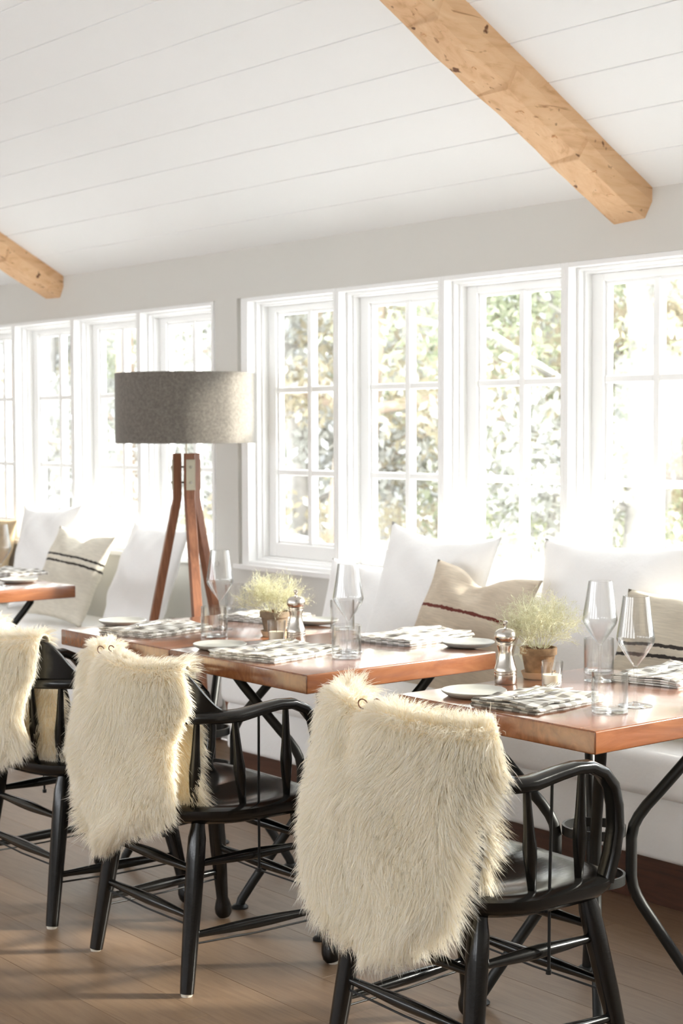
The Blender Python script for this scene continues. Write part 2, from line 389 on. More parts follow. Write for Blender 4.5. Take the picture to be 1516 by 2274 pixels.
bk = MB()
for mir in (False, True):
    q = [slope_pt(-0.3, 0.018), slope_pt(s_max + 0.02, 0.018), slope_pt(s_max + 0.02, 0.10), slope_pt(-0.3, 0.10)]
    if mir: q = [(2 * YR - y, z) for y, z in q]
    bk.add([(X0 - .2, y, z) for y, z in q] + [(X1 + .2, y, z) for y, z in q], [(0, 1, 2, 3), (7, 6, 5, 4)] + [(i, (i + 1) % 4, 4 + (i + 1) % 4, 4 + i) for i in range(4)])
bk.build('roof_deck', M['ceiling'], ceil)

# floor boards along X, joints at Y = 1.938 + 0.182 k
random.seed(5)
floor = empty('floor', (0, 0, 0), label='light brown oak plank floor running along the window wall', cat='floor', kind='structure')
MB().box(X0, X1, YB, YW, -0.08, -0.014).build('subfloor', M['plinth'], floor)
pl_mesh = {}
for k in range(-27, 12):
    ya, yb = 1.938 + 0.182 * k, 1.938 + 0.182 * (k + 1)
    if yb > YW: yb = YW
    if yb - ya < 0.03 or ya < YB: continue
    if ya < 0.3:
        xs = [X0, X1]
    else:
        xs = [X0]; x = X0 + random.uniform(0.5, 2.0)
        while x < X1 - 0.4: xs.append(x); x += random.uniform(1.5, 2.4)
        xs.append(X1)
    for a_, b_ in zip(xs[:-1], xs[1:]):
        mb = MB(); hw, hl = (yb - ya) / 2 - 0.0003, (b_ - a_) / 2 - 0.0003
        mb.box(-hl, hl, -hw, hw, -0.014, 0)
        mb.build('plank', M['floor'], floor, bevel=0.0007, seg=1, loc=((a_ + b_) / 2, (ya + yb) / 2, random.uniform(-0.0004, 0.0)))

# beams
def beam(xc, w, lab):
    rnd = random.Random(int(abs(xc) * 10)); NB = 150
    half = w / 2; dep = 0.093
    prof = [(-half, 0.03), (-half, -dep + 0.006), (-half + 0.008, -dep), (half - 0.034, -dep), (half, -dep + 0.044), (half, 0.03)]
    L = s_max - 0.02
    def section(s, jit=True):
        out = []
        for k, (dx, dz) in enumerate(prof):
            j1 = 0.0; j2 = 0.0
            if k in (1, 2, 3, 4):
                j1 = 0.0035 * math.sin(s * 7.1 + k * 1.7 + xc) + 0.002 * math.sin(s * 23 + k * 3.1)
                ph = (s * 3.1 + 0.25 * math.sin(s * 2.1 + xc)) % 1.0
                j2 = 0.026 * max(0.0, 0.45 - ph) if k in (3, 4) else 0.003 * math.sin(s * 11 + k)
            y, z = slope_pt(s, 0)
            out.append((xc + dx + j1, y + (dz + j2) * -sn * 0.0 + 0.0, z + (dz + j2) / cs * 1.0))
        return out
    mb = MB(); vs = []; n = len(prof)
    for i in range(NB * 3 + 1):
        s = L * i / (NB * 3); vs += section(s)
    fs = [(i * n + k, i * n + (k + 1) % n, (i + 1) * n + (k + 1) % n, (i + 1) * n + k) for i in range(NB * 3) for k in range(n)]
    fs += [tuple(range(n))[::-1], tuple(NB * 3 * n + k for k in range(n))]
    mb.add(vs, fs)
    o = mb.build('ceiling_beam', M['beam'], None, smooth=25)
    tag(o, lab, 'beam', kind='structure')
    # adze notches: small chips standing proud along the lower face
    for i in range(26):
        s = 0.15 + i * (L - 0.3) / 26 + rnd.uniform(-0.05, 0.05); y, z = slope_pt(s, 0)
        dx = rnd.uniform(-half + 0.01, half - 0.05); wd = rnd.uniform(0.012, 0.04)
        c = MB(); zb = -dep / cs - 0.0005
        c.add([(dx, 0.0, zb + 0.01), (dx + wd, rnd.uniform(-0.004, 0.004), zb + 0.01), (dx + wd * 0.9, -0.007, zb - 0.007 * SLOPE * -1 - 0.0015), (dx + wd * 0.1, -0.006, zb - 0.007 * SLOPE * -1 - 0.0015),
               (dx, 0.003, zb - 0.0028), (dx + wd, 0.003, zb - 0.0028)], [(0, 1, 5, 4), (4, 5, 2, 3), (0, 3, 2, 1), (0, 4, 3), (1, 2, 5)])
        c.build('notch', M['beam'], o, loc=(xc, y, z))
    return o
beam(-3.527, 0.168, 'rough hewn pine beam ending above the four-wide row of casements')
beam(-7.35, 0.19, 'rough hewn pine beam beyond the floor lamp')

# windows
def window(n, xo, y0=YW, lab=''):
    w = empty('window_%d' % n, (xo + OPEN_W / 2, y0, Z_SILL), label=lab, cat='window', kind='structure')
    a = OPEN_W / 2; h = Z_HEAD - Z_SILL
    fr = MB(); po = PITCH_W / 2
    def ringbox(mb, xa, xb, za, zb, ya, yb, t):         # rectangular ring of 4 boxes
        mb.box(xa, xa + t, ya, yb, za, zb); mb.box(xb - t, xb, ya, yb, za, zb)
        mb.box(xa + t, xb - t, ya, yb, za, za + t); mb.box(xa + t, xb - t, ya, yb, zb - t, zb)
    ringbox(fr, -po, po, 0, h, 0.002, 0.17, 0.0175)
    ringbox(fr, -a, a, 0.0175, h - 0.0175, 0.045, 0.17, 0.011)
    ringbox(fr, -a + 0.011, a - 0.011, 0.0285, h - 0.0285, 0.068, 0.17, 0.008)
    fr.build('frame', M['trim'], w, bevel=0.0012, seg=1)
    gx0, gx1, gz0, gz1 = -a + 0.072, a - 0.062, 0.886 - Z_SILL, 1.882 - Z_SILL
    sa = MB(); ya, yb = 0.10, 0.145
    sa.box(-a + 0.019, gx0, ya, yb, 0.037, h - 0.037); sa.box(gx1, a - 0.019, ya, yb, 0.037, h - 0.037)
    sa.box(gx0, gx1, ya, yb, 0.037, gz0); sa.box(gx0, gx1, ya, yb, gz1, h - 0.037)
    s_o = sa.build('sash', M['trim'], w, bevel=0.002, seg=1)
    bd = MB(); t = 0.012
    bd.box(gx0, gx0 + t, ya + 0.012, yb - 0.01, gz0, gz1); bd.box(gx1 - t, gx1, ya + 0.012, yb - 0.01, gz0, gz1)
    bd.box(gx0 + t, gx1 - t, ya + 0.012, yb - 0.01, gz0, gz0 + t); bd.box(gx0 + t, gx1 - t, ya + 0.012, yb - 0.01, gz1 - t, gz1)
    bd.build('glazing_bead', M['trim'], s_o)
    mw = 0.030; xm = (gx0 + gx1) / 2
    zs = [1.193 - Z_SILL, 1.547 - Z_SILL]
    mv = MB(); mv.box(xm - mw / 2, xm + mw / 2, ya + 0.006, yb - 0.004, gz0, gz1); mv.build('muntin', M['trim'], s_o, bevel=0.004, seg=1)
    cols = [(gx0, xm - mw / 2), (xm + mw / 2, gx1)]
    for z in zs:
        for (xa, xb) in cols:
            mh = MB(); mh.box(xa, xb, ya + 0.006, yb - 0.004, z - 0.013, z + 0.013); mh.build('muntin', M['trim'], s_o, bevel=0.004, seg=1)
    rows = [(gz0, zs[0] - 0.013), (zs[0] + 0.013, zs[1] - 0.013), (zs[1] + 0.013, gz1)]
    for (xa, xb) in cols:
        for (za, zb) in rows:
            p = MB(); p.box(xa, xb, 0.1215, 0.1245, za, zb); p.build('pane', M['pane'], s_o)
    return w
NR = ['first', 'second', 'third', 'fourth', 'fifth', 'sixth', 'seventh', 'eighth']
nwin = 0
for k, x in enumerate(right_open):
    nwin += 1; window(nwin, x, lab='white casement window with six panes, %s from the lamp-side pier along the beam-side row' % NR[k])
for k, x in enumerate(left_open):
    nwin += 1; window(nwin, x, lab='white casement window with six panes, %s behind the floor lamp going past the pier' % NR[k])
# jamb fillers beside the pier and the projecting stools
b = MB(); b.box(GR[0], right_open[0] - 0.0175, YW + 0.018, YW + 0.19, Z_SILL, Z_HEAD); b.box(GR[0] + 0.022, right_open[0] - 0.0175, YW + 0.004, YW + 0.018, Z_SILL, Z_HEAD)
tag(b.build('trim_1', M['trim'], bevel=0.002, seg=1), 'stepped white jamb moulding on the lamp side of the beam-side window row', 'trim', kind='structure')
b = MB(); b.box(left_open[0] + OPEN_W + 0.0175, GL[1], YW + 0.01, YW + 0.19, Z_SILL, Z_HEAD)
tag(b.build('trim_2', M['trim'], bevel=0.002, seg=1), 'white jamb moulding of the window row behind the lamp', 'trim', kind='structure')
for i, (g, lb) in enumerate(((GR, 'thin white window stool under the beam-side window row'), (GL, 'thin white window stool under the windows behind the lamp'))):
    b = MB(); b.box(g[0] - 0.015, g[1] + 0.015, YW - 0.022, YW - 0.0005, Z_SILL - 0.018, Z_SILL + 0.004)
    tag(b.build('trim_%d' % (3 + i), M['trim'], bevel=0.003), lb, 'trim', kind='structure')

# ------------------------------------------------------------------ outdoors
g = MB()
rs = random.Random(3)
def gh(x, y): return -0.45 + 0.10 * math.sin(x * 0.6 + y * 0.3) + 0.07 * math.sin(x * 1.7 - y * 0.9) + max(0, y - 10) * 0.035
g.grid(lambda u, v: (-70 + 90 * u, 4.3 + 56 * v, gh(-70 + 90 * u, 4.3 + 56 * v)), 90, 56)
tag(g.build('ground_snow', M['snow'], smooth=60), 'snow covered garden outside the windows', 'snow', kind='structure')

def leaf_cloud(n, centers, size, rnd):
    """n small leaf triangles scattered over spherical clumps (cx,cy,cz,r)"""
    rg = np.random.default_rng(rnd)
    c = np.array(centers); k = rg.integers(0, len(c), n)
    d = rg.normal(size=(n, 3)); d /= np.linalg.norm(d, axis=1)[:, None]
    p = c[k, :3] + d * (c[k, 3] * rg.random(n) ** 0.45)[:, None] * np.array([1, 1, 0.75])
    a = rg.normal(size=(n, 3)); a /= np.linalg.norm(a, axis=1)[:, None]
    b_ = np.cross(a, rg.normal(size=(n, 3))); b_ /= np.linalg.norm(b_, axis=1)[:, None]
    s = (size * rg.uniform(0.6, 1.4, n))[:, None]
    v = np.concatenate([p - a * s, p + b_ * s * 0.5, p + a * s, p - b_ * s * 0.5], 1).reshape(-1, 3)
    me = bpy.data.meshes.new('leaves'); me.from_pydata(v.tolist(), [], np.arange(n * 4).reshape(-1, 4).tolist()); me.update()
    return me
def tree(x, y, h, r, leaf, bark, seed, lab, lean=0.0, spread=1.6, crown0=0.15, nleaf=11000, snowy=True):
    rnd = random.Random(seed); z0 = gh(x, y) - 0.1
    root = empty('tree', (x, y, z0), label=lab, cat='tree', group='winter trees beyond the windows')
    mb = MB()
    pts = [(lean * (t ** 1.4) * h * 0.2 + 0.12 * math.sin(t * 5 + seed), 0.1 * math.sin(t * 4 + seed * 2), t * h) for t in [i / 12 for i in range(13)]]
    mb.tube(pts, [r * (1.25 if i == 0 else 1 - 0.75 * i / 12) for i in range(13)], 10)
    mb.build('trunk', M[bark], root, smooth=60)
    cents = []
    for i in range(16):
        t = crown0 + (0.97 - crown0) * (i + rnd.random()) / 16; a = rnd.uniform(0, 2 * PI); L = spread * (1.15 - 0.75 * t) * rnd.uniform(0.6, 1.2)
        j = min(11, int(t * 12)); p = Vector(pts[j]); q = p + Vector((math.cos(a) * L, math.sin(a) * L, L * rnd.uniform(-0.1, 0.5)))
        mid = (p + q) / 2 + Vector((0, 0, 0.1 * L))
        br = MB(); br.tube([p, mid, q], [r * 0.35 * (1.1 - t), r * 0.25 * (1.1 - t), r * 0.08], 6); bo = br.build('branch', M[bark], root, smooth=60)
        cents += [(*q, L * 0.55), (*mid, L * 0.45)]
        if snowy and rnd.random() < 0.5:
            sb = MB(); up = Vector((0, 0, r * 0.25))
            sb.tube([p + up, mid + up, q + up], [r * 0.22, r * 0.25, r * 0.08], 6); sb.build('snow_cap', M['snow'], bo, smooth=60)
    link('crown', leaf_cloud(nleaf, cents, 0.052 if y < 16 else 0.075, seed), M[leaf], root)
spec = [  # x, y, h, r, leaf, bark, lean
    (-15.3, 12.0, 9, 0.20, 'leaf_grey', 'bark', 0.2), (-11.6, 9.6, 8, 0.24, 'leaf_gold', 'bark_warm', 0.05), (-12.4, 9.5, 6, 0.14, 'leaf_grey', 'bark', -0.9),
    (-13.2, 14.0, 9, 0.17, 'leaf_green', 'bark', 0.0), (-16.2, 18.5, 11, 0.2, 'leaf_green', 'bark', 0.1), (-10.8, 13.0, 9, 0.16, 'leaf_green', 'bark', 0.0),
    (-12.6, 17.0, 10, 0.18, 'leaf_gold', 'bark_warm', -0.1), (-9.9, 10.6, 7, 0.12, 'leaf_green', 'bark', 0.3), (-20.5, 14.0, 10, 0.22, 'leaf_grey', 'bark', 0.1),
    (-24.0, 17.0, 11, 0.22, 'leaf_green', 'bark', 0.0), (-19.0, 19.0, 10, 0.2, 'leaf_gold', 'bark_warm', 0.0), (-18.2, 11.2, 8, 0.16, 'leaf_grey', 'bark_warm', -0.2),
    (-27.0, 21.0, 12, 0.24, 'leaf_green', 'bark', 0.1), (-22.5, 21.5, 12, 0.22, 'leaf_grey', 'bark', 0.1), (-16.5, 23.0, 12, 0.2, 'leaf_green', 'bark', 0.0), (-13.8, 21.0, 8, 0.2, 'leaf_grey', 'bark', 0.0),
    (-31.0, 24.0, 12, 0.24, 'leaf_gold', 'bark', 0.1), (-19.8, 26.0, 13, 0.24, 'leaf_green', 'bark', 0.0), (-25.0, 28.0, 13, 0.24, 'leaf_green', 'bark', 0.1), (-9.0, 15.0, 6.5, 0.16, 'leaf_green', 'bark', 0.0)]
spec += [(-22.3, 12.2, 8, 0.15, 'leaf_grey', 'bark', 0.1), (-26.2, 14.6, 9, 0.18, 'leaf_green', 'bark', 0.0), (-29.5, 18.2, 10, 0.2, 'leaf_gold', 'bark_warm', 0.0), (-20.4, 16.6, 9, 0.17, 'leaf_green', 'bark', 0.0), (-34.5, 20.0, 11, 0.2, 'leaf_grey', 'bark', 0.0), (-24.6, 12.9, 7, 0.13, 'leaf_gold', 'bark_warm', 0.2), (-17.6, 15.4, 8, 0.14, 'leaf_green', 'bark', -0.2), (-9.1, 10.5, 7.6, 0.16, 'leaf_grey', 'bark', 0.0), (-13.1, 15.3, 9, 0.19, 'leaf_green', 'bark', 0.1), (-16.4, 19.2, 10, 0.2, 'leaf_grey', 'bark', 0.0), (-9.8, 12.4, 8, 0.18, 'leaf_gold', 'bark_warm', 0.0)]
spec += [(-36.0 + 5.4 * k, 31.0 + 1.5 * (k % 3), 12 + (k * 7) % 4, 0.22, ('leaf_green', 'leaf_grey', 'leaf_gold')[k % 3], 'bark', 0.0) for k in range(1, 5)] + [(-58.0 + 5.6 * k, 36.0 + 1.4 * (k % 2), 13 + (k * 5) % 3, 0.24, ('leaf_grey', 'leaf_green')[k % 2], 'bark', 0.0) for k in range(5)]
kinds = {'leaf_grey': 'bare greyish winter tree dusted with snow', 'leaf_gold': 'golden brown winter tree with snowy branches', 'leaf_green': 'pale green evergreen tree dusted with snow'}
for i, (x, y, h, r, lf, bk_, ln) in enumerate(spec):
    look = ('leaning ' if abs(ln) > 0.15 else '') + ('slender ' if r < 0.15 else 'stout ' if r > 0.21 else '') + ('tall ' if h > 11.5 else 'low ' if h < 7.5 else '')
    tree(x, y, h, r, lf, bk_, 11 + i, look + kinds[lf] + (' in the garden outside' if y < 16 else ' far back in the garden'), ln, spread=2.7 if y > 30 else 2.0 if y > 16 else 1.5, crown0=0.06 if y > 16 else 0.12)
for i, (x, y, s) in enumerate([(-12.9, 8.6, 0.8), (-9.2, 8.8, 0.9), (-8.0, 9.8, 1.1), (-15.8, 9.4, 0.8), (-10.5, 9.0, 0.6), (-17.5, 9.0, 0.7), (-11.2, 12.2, 1.5), (-13.6, 12.6, 1.4), (-9.6, 11.8, 1.3), (-16.6, 13.6, 1.5), (-19.8, 12.4, 1.5), (-14.6, 16.0, 1.8), (-22.0, 15.2, 1.7), (-12.0, 15.0, 1.7)]):
    z = gh(x, y); sh = empty('shrub', (x, y, z), label='low snow dusted shrub in the garden below the trees', cat='shrub', group='snowy shrubs outside')
    st = MB()
    for k in range(7):
        a = 2 * PI * k / 7; st.tube([(0, 0, -0.05), (0.3 * s * math.cos(a), 0.3 * s * math.sin(a), 0.5 * s), (0.6 * s * math.cos(a), 0.6 * s * math.sin(a), 0.75 * s)], [0.02, 0.014, 0.005], 5)
    st.build('stem', M['bark'], sh)
    link('crown', leaf_cloud(2600, [(rs.uniform(-.4, .4) * s, rs.uniform(-.4, .4) * s, rs.uniform(.2, .7) * s, .4 * s) for _ in range(9)], 0.035, 90 + i), M['leaf_gold' if i % 2 else 'leaf_green'], sh)

# ------------------------------------------------------------------ benches
def bench(xa, xb, lab):
    o = empty('bench', ((xa + xb) / 2, 3.82, 0), label=lab, cat='bench')
    w = (xb - xa) / 2
    p = MB(); p.box(-w + 0.02, w - 0.02, 3.62 - 3.82, YW - 0.004 - 3.82, 0, 0.14); p.build('plinth', M['plinth'], o, bevel=0.003)
    p = MB(); p.box(-w, w, 3.585 - 3.82, YW - 0.003 - 3.82, 0.14, 0.325); p.build('base_panel', M['linen'], o, smooth=40, bevel=0.018, seg=3)
    p = MB(); p.box(-w, w, 3.55 - 3.82, YW - 0.003 - 3.82, 0.325, 0.46); p.build('seat_cushion', M['linen'], o, smooth=40, bevel=0.032, seg=5)
bench(-5.12, X1 - 0.1, 'white upholstered bench on a dark plinth behind the tables with pepper mills')
bench(X0 + 0.1, -5.86, 'white upholstered bench on a dark plinth beyond the floor lamp')

# ------------------------------------------------------------------ pillows
def pillow(name, loc, w, h, t, mat, tilt, yaw, roll, lab, chop=0.0, sag=0.04, seed=0):
    NU, NV = 34, 34
    rg = random.Random(seed); ph = [rg.uniform(0, 6.28) for _ in range(8)]
    def surf(u, v, side):
        x = 2 * u - 1; y = 2 * v - 1
        # cloth outline: sides pull in between the corners
        ex = x * (1 - 0.085 * (1 - y * y)); ey = y * (1 - (0.07 if y < 0 else sag * 1.6) * (1 - x * x))
        if y > 0: ey -= chop * 2 * math.exp(-(x / 0.33) ** 2) * y ** 2.2 + 0.0
        th = (max(0.0, (1 - abs(x) ** 2.6)) ** 0.62) * (max(0.0, (1 - abs(y) ** 2.6)) ** 0.62)
        th *= 1 - 0.35 * chop * 4 * math.exp(-(x / 0.3) ** 2) * max(0, y)
        th *= 1.0 + 0.18 * (-y)                         # filling sinks to the bottom
        wr = 0.010 * math.sin(7 * x + 4 * y + ph[0]) * (abs(y) ** 1.5) + 0.007 * math.sin(13 * x - 6 * y + ph[1]) * (1 - th) + 0.005 * math.sin(9 * y + 5 * x + ph[2])
        edge = (1 - abs(x) ** 8) * (1 - abs(y) ** 8)
        d = th * t / 2 + wr * edge * (0.4 + th)
        return (ex * w / 2, side * d, ey * h / 2)
    mb = MB()
    mb.grid(lambda u, v: surf(u, v, -1), NU, NV); mb.grid(lambda u, v: surf(u, v, 1), NU, NV)
    me = mb.mesh(name, mat, fix=False)
    bm = bmesh.new(); bm.from_mesh(me); bmesh.ops.remove_doubles(bm, verts=bm.verts, dist=0.0006); bmesh.ops.recalc_face_normals(bm, faces=bm.faces); bm.to_mesh(me); bm.free()
    me.shade_smooth()
    o = link(name, me)
    o.rotation_euler = (Matrix.Rotation(yaw, 3, 'Z') @ Matrix.Rotation(-tilt, 3, 'X') @ Matrix.Rotation(roll, 3, 'Y')).to_euler()
    # rest the lowest point on the seat
    R_ = o.rotation_euler.to_matrix(); zmin = min((R_ @ v.co).z for v in me.vertices)
    o.location = (loc[0], loc[1], 0.461 - zmin + (loc[2] if len(loc) > 2 else 0))
    return tag(o, lab, 'pillow', 'pillows along the benches')
rad = math.radians
pillow('pillow', (-7.28, 3.985), 0.54, 0.54, 0.15, M['linen'], rad(14), rad(3), rad(-3), 'plain white pillow between the tan pillow and the cream striped one', sag=0.07, seed=1)
pillow('pillow', (-7.90, 3.98), 0.48, 0.46, 0.15, M['tan'], rad(14), rad(0), rad(2), 'plain tan pillow past the white one on the bench beyond the lamp', seed=2)
pillow('pillow', (-6.80, 3.86), 0.52, 0.46, 0.15, M['kilim_black'], rad(24), rad(2), rad(3), 'cream woven pillow with two thin black stripes beside the lamp', chop=0.10, seed=3)
pillow('pillow', (-6.24, 3.925), 0.53, 0.50, 0.16, M['linen'], rad(20), rad(-4), rad(2), 'plain white pillow behind the lamp legs at the bench end', sag=0.03, seed=4)
pillow('pillow', (-4.80, 4.0), 0.46, 0.40, 0.12, M['linen'], rad(14), rad(2), rad(2), 'smaller plain white pillow half hidden behind the tall wine glass', seed=5)
pillow('pillow', (-4.36, 3.95), 0.60, 0.56, 0.16, M['linen'], rad(16), rad(0), rad(3), 'large plain white pillow behind the red striped one', sag=0.10, seed=6)
pillow('pillow', (-3.98, 3.78), 0.55, 0.46, 0.15, M['kilim_red'], rad(24), rad(-2), rad(4), 'sand coloured woven pillow with one dark red stripe', chop=0.11, seed=7)
pillow('pillow', (-3.50, 3.965), 0.66, 0.56, 0.17, M['linen'], rad(14), rad(2), rad(-1), 'wide plain white pillow behind the black striped sand one', sag=0.05, seed=8)
pillow('pillow', (-3.06, 3.80), 0.56, 0.44, 0.15, M['kilim_black2'], rad(22), rad(2), rad(1), 'sand woven pillow with a pair of black stripes near the wine glasses', seed=9)

# ------------------------------------------------------------------ tables
TT = 0.05; TZ = 0.75
def table(xa, xb, ya, yb, lab):
    cx, cy = (xa + xb) / 2, (ya + yb) / 2
    t = empty('dining_table', (cx, cy, 0), label=lab, cat='table', group='cherry wood dining tables')
    hx, hy = (xb - xa) / 2, (yb - ya) / 2
    p = MB(); p.box(-hx, hx, -hy, hy, TZ - TT, TZ); p.build('tabletop', M['cherry'], t, smooth=35, bevel=0.004, seg=3)
    for sx in (-1, 1):
        for sy in (-1, 1):
            q = 0.052; pts = [(sx * 0.20, sy * 0.20, TZ - TT - 0.004), (sx * 0.20, sy * 0.20, TZ - TT - 0.02), (sx * 0.115, sy * 0.115, 0.535), (sx * 0.078, sy * 0.078, 0.475), (sx * 0.0625, sy * 0.0625, 0.43),
                              (sx * 0.0625, sy * 0.0625, 0.36), (sx * 0.0625, sy * 0.0625, 0.305), (sx * 0.075, sy * 0.075, 0.262), (sx * 0.10, sy * 0.10, 0.21), (sx * 0.185, sy * 0.185, 0.03), (sx * 0.19, sy * 0.19, 0.006)]
            # round the bends
            P = [Vector(p_) for p_ in pts]; sm = [P[0]]
            for a_, b_ in zip(P[:-1], P[1:]): sm += [a_.lerp(b_, 0.25), a_.lerp(b_, 0.75)]
            sm.append(P[-1])
            lg = MB(); lg.tube(sm, 0.0135, 12); lo = lg.build('leg', M['iron'], t, smooth=50)
            ft = MB(); ft.lathe([(0.0, 0.0), (0.024, 0.0), (0.025, 0.004), (0.02, 0.009), (0.012, 0.012), (0.0, 0.012)], 18, (sx * 0.19, sy * 0.19, 0)); ft.build('foot', M['iron'], lo, smooth=40)
    for z in (0.43, 0.315):
        r = 0.0755; rg = MB(); rg.lathe([(r, z - 0.011), (r - 0.006, z - 0.011), (r - 0.006, z + 0.011), (r, z + 0.011)], 40, close=True); rg.build('ring', M['iron'], t, smooth=40)
    pl = MB(); pl.box(-0.215, 0.215, -0.03, 0.03, TZ - TT - 0.006, TZ - TT - 0.0005); pl.box(-0.03, 0.03, -0.215, 0.215, TZ - TT - 0.0115, TZ - TT - 0.0065); pl.build('top_plate', M['iron'], t)
    return t
YA, YB_T = 2.525, 3.205
table(-2.875, -2.250, YA - 0.015, YB_T - 0.005, 'square cherry wood table with iron pipe legs standing apart from the joined pair')
table(-3.886, -3.245, YA, YB_T, 'cherry wood table of the joined pair carrying the dark potted plant')
table(-4.510, -3.888, YA, YB_T, 'cherry wood table of the joined pair on the floor lamp side')
table(-6.37, -5.742, 2.60, 3.285, 'cherry wood table standing alone beyond the floor lamp')

# ------------------------------------------------------------------ chairs
def bulge(p, q, r0, rm, r1, n=10, pos=0.5):
    p, q = Vector(p), Vector(q); pts = []; rr = []
    for i in range(n + 1):
        t = i / n; pts.append(p.lerp(q, t))
        k = t / pos if t < pos else (1 - t) / (1 - pos); k = k * k * (3 - 2 * k)
        rr.append((r0 if t < pos else r1) * (1 - k) + rm * k)
    return pts, rr
def seat_r(a):
    c_, s_ = math.cos(a), math.sin(a)
    if s_ >= 0: e, A, B = 4.5, 0.274, 0.207
    else: e, A, B = 2.5, 0.274, 0.235
    return (abs(c_ / A) ** e + abs(s_ / B) ** e) ** (-1 / e)
REAR_C, REAR_A, REAR_B = -0.075, 0.250, 0.180        # the bow's rear half ellipse
def bow_pt(phi, off=0.0):
    """phi 0 = right side, pi/2 = rear centre, pi = left side"""
    nx, ny = math.cos(phi) / REAR_A, -math.sin(phi) / REAR_B; l = math.hypot(nx, ny)
    return Vector((REAR_A * math.cos(phi) + off * nx / l, REAR_C - REAR_B * math.sin(phi) + off * ny / l, 0)), Vector((nx / l, ny / l, 0))
def make_chair(loc, rz, lab):
    o = empty('armchair', loc, rz, lab, 'chair', 'black bow armchairs at the tables')
    blk = M['black']
    # saddle seat
    mb = MB(); NA = 72; rows = []
    rr = [0.0, 0.18, 0.36, 0.54, 0.70, 0.82, 0.90, 0.95, 0.985, 1.0]
    def ztop(x, y, r):
        d = 0.020 * math.exp(-(((abs(x) - 0.10) / 0.085) ** 2) - ((y + 0.02) / 0.11) ** 2) + 0.008 * math.exp(-((y + 0.05) / 0.13) ** 2 - (x / 0.18) ** 2)
        f = 0.0 if r < 0.9 else -0.008 * ((r - 0.9) / 0.1) ** 2
        return 0.456 - d + f
    vs = [(0, 0, ztop(0, 0, 0))]
    for r in rr[1:]:
        for k in range(NA):
            a = 2 * PI * k / NA; R_ = seat_r(a) * r; x, y = R_ * math.cos(a), R_ * math.sin(a); vs.append((x, y, ztop(x, y, r)))
    for (r, z) in ((1.0, 0.438), (0.99, 0.428), (0.93, 0.412), (0.86, 0.410), (0.0, 0.410)):
        for k in range(NA if r else 1):
            a = 2 * PI * k / NA; R_ = seat_r(a) * r; vs.append((R_ * math.cos(a), R_ * math.sin(a), z))
    fs = [(0, 1 + k, 1 + (k + 1) % NA) for k in range(NA)]
    nr = len(rr) - 1 + 4
    for i in range(nr - 1):
        for k in range(NA):
            k2 = (k + 1) % NA; fs.append((1 + i * NA + k, 1 + (i + 1) * NA + k, 1 + (i + 1) * NA + k2, 1 + i * NA + k2))
    last = 1 + nr * NA
    fs += [(last, 1 + (nr - 1) * NA + (k + 1) % NA, 1 + (nr - 1) * NA + k) for k in range(NA)]
    mb.add(vs, fs); mb.build('seat', blk, o, smooth=50)
    # legs
    feet = {('r', -1): Vector((-0.222, -0.212, 0)), ('r', 1): Vector((0.222, -0.212, 0)), ('f', -1): Vector((-0.252, 0.217, 0)), ('f', 1): Vector((0.252, 0.217, 0))}
    tops = {('r', -1): Vector((-0.185, -0.150, 0.425)), ('r', 1): Vector((0.185, -0.150, 0.425)), ('f', -1): Vector((-0.190, 0.140, 0.425)), ('f', 1): Vector((0.190, 0.140, 0.425))}
    def leg_at(k, z): return feet[k].lerp(tops[k], z / 0.425)
    for k in feet:
        pr = [(0.006, 0.0175), (0.03, 0.0185), (0.12, 0.0205), (0.22, 0.0225), (0.32, 0.0238), (0.375, 0.0225), (0.40, 0.018), (0.424, 0.0165)] if k[0] == 'r' else \
             [(0.006, 0.018), (0.016, 0.0235), (0.03, 0.0245), (0.045, 0.021), (0.06, 0.0165), (0.10, 0.018), (0.20, 0.0225), (0.31, 0.0235), (0.37, 0.0225), (0.40, 0.018), (0.424, 0.0165)]
        mb = MB(); mb.tube([leg_at(k, z) for z, _ in pr], [r for _, r in pr], 16); lo = mb.build('leg', blk, o, smooth=50)
        mb = MB(); f = feet[k]; mb.lathe([(0.0, 0.0), (0.0135, 0.0), (0.0145, 0.003), (0.0145, 0.0075), (0.0, 0.0075)], 14, (f.x, f.y, 0)); mb.build('glide', M['glide'], lo, smooth=40)
    # double box stretchers with a wire under each lower one
    for (a_, b_, zu, zl) in ((('r', -1), ('r', 1), 0.298, 0.186), (('f', -1), ('f', 1), 0.335, 0.215), (('r', 1), ('f', 1), 0.312, 0.142), (('r', -1), ('f', -1), 0.312, 0.142)):
        for z in (zu, zl):
            p, q = leg_at(a_, z), leg_at(b_, z); pts, rr_ = bulge(p, q, 0.0085, 0.0145, 0.0085)
            mb = MB(); mb.tube(pts, rr_, 12); mb.build('stretcher', blk, o, smooth=50)
        p, q = leg_at(a_, zl - 0.021), leg_at(b_, zl - 0.021); mid = (p + q) / 2 - Vector((0, 0, 0.004))
        mb = MB(); mb.tube([p, mid, q], 0.0026, 8); mb.build('brace_wire', M['wire'], o, smooth=50)
    # bow: arms, bent front posts, rear half ellipse
    path = []
    for s in (1, -1):
        side = Vector((s, 0, 0))
        seq = [((0.240, 0.150, 0.440), 0.020, 0.0135), ((0.245, 0.166, 0.50), 0.020, 0.0135), ((0.249, 0.172, 0.55), 0.020, 0.0135), ((0.2515, 0.167, 0.600), 0.0195, 0.0135), ((0.2525, 0.154, 0.643), 0.0195, 0.0135), ((0.253, 0.125, 0.675), 0.0195, 0.0135),
               ((0.253, 0.088, 0.691), 0.0195, 0.0135), ((0.252, 0.045, 0.693), 0.020, 0.0135), ((0.251, 0.0, 0.688), 0.021, 0.014), ((0.250, -0.04, 0.682), 0.022, 0.0145)]
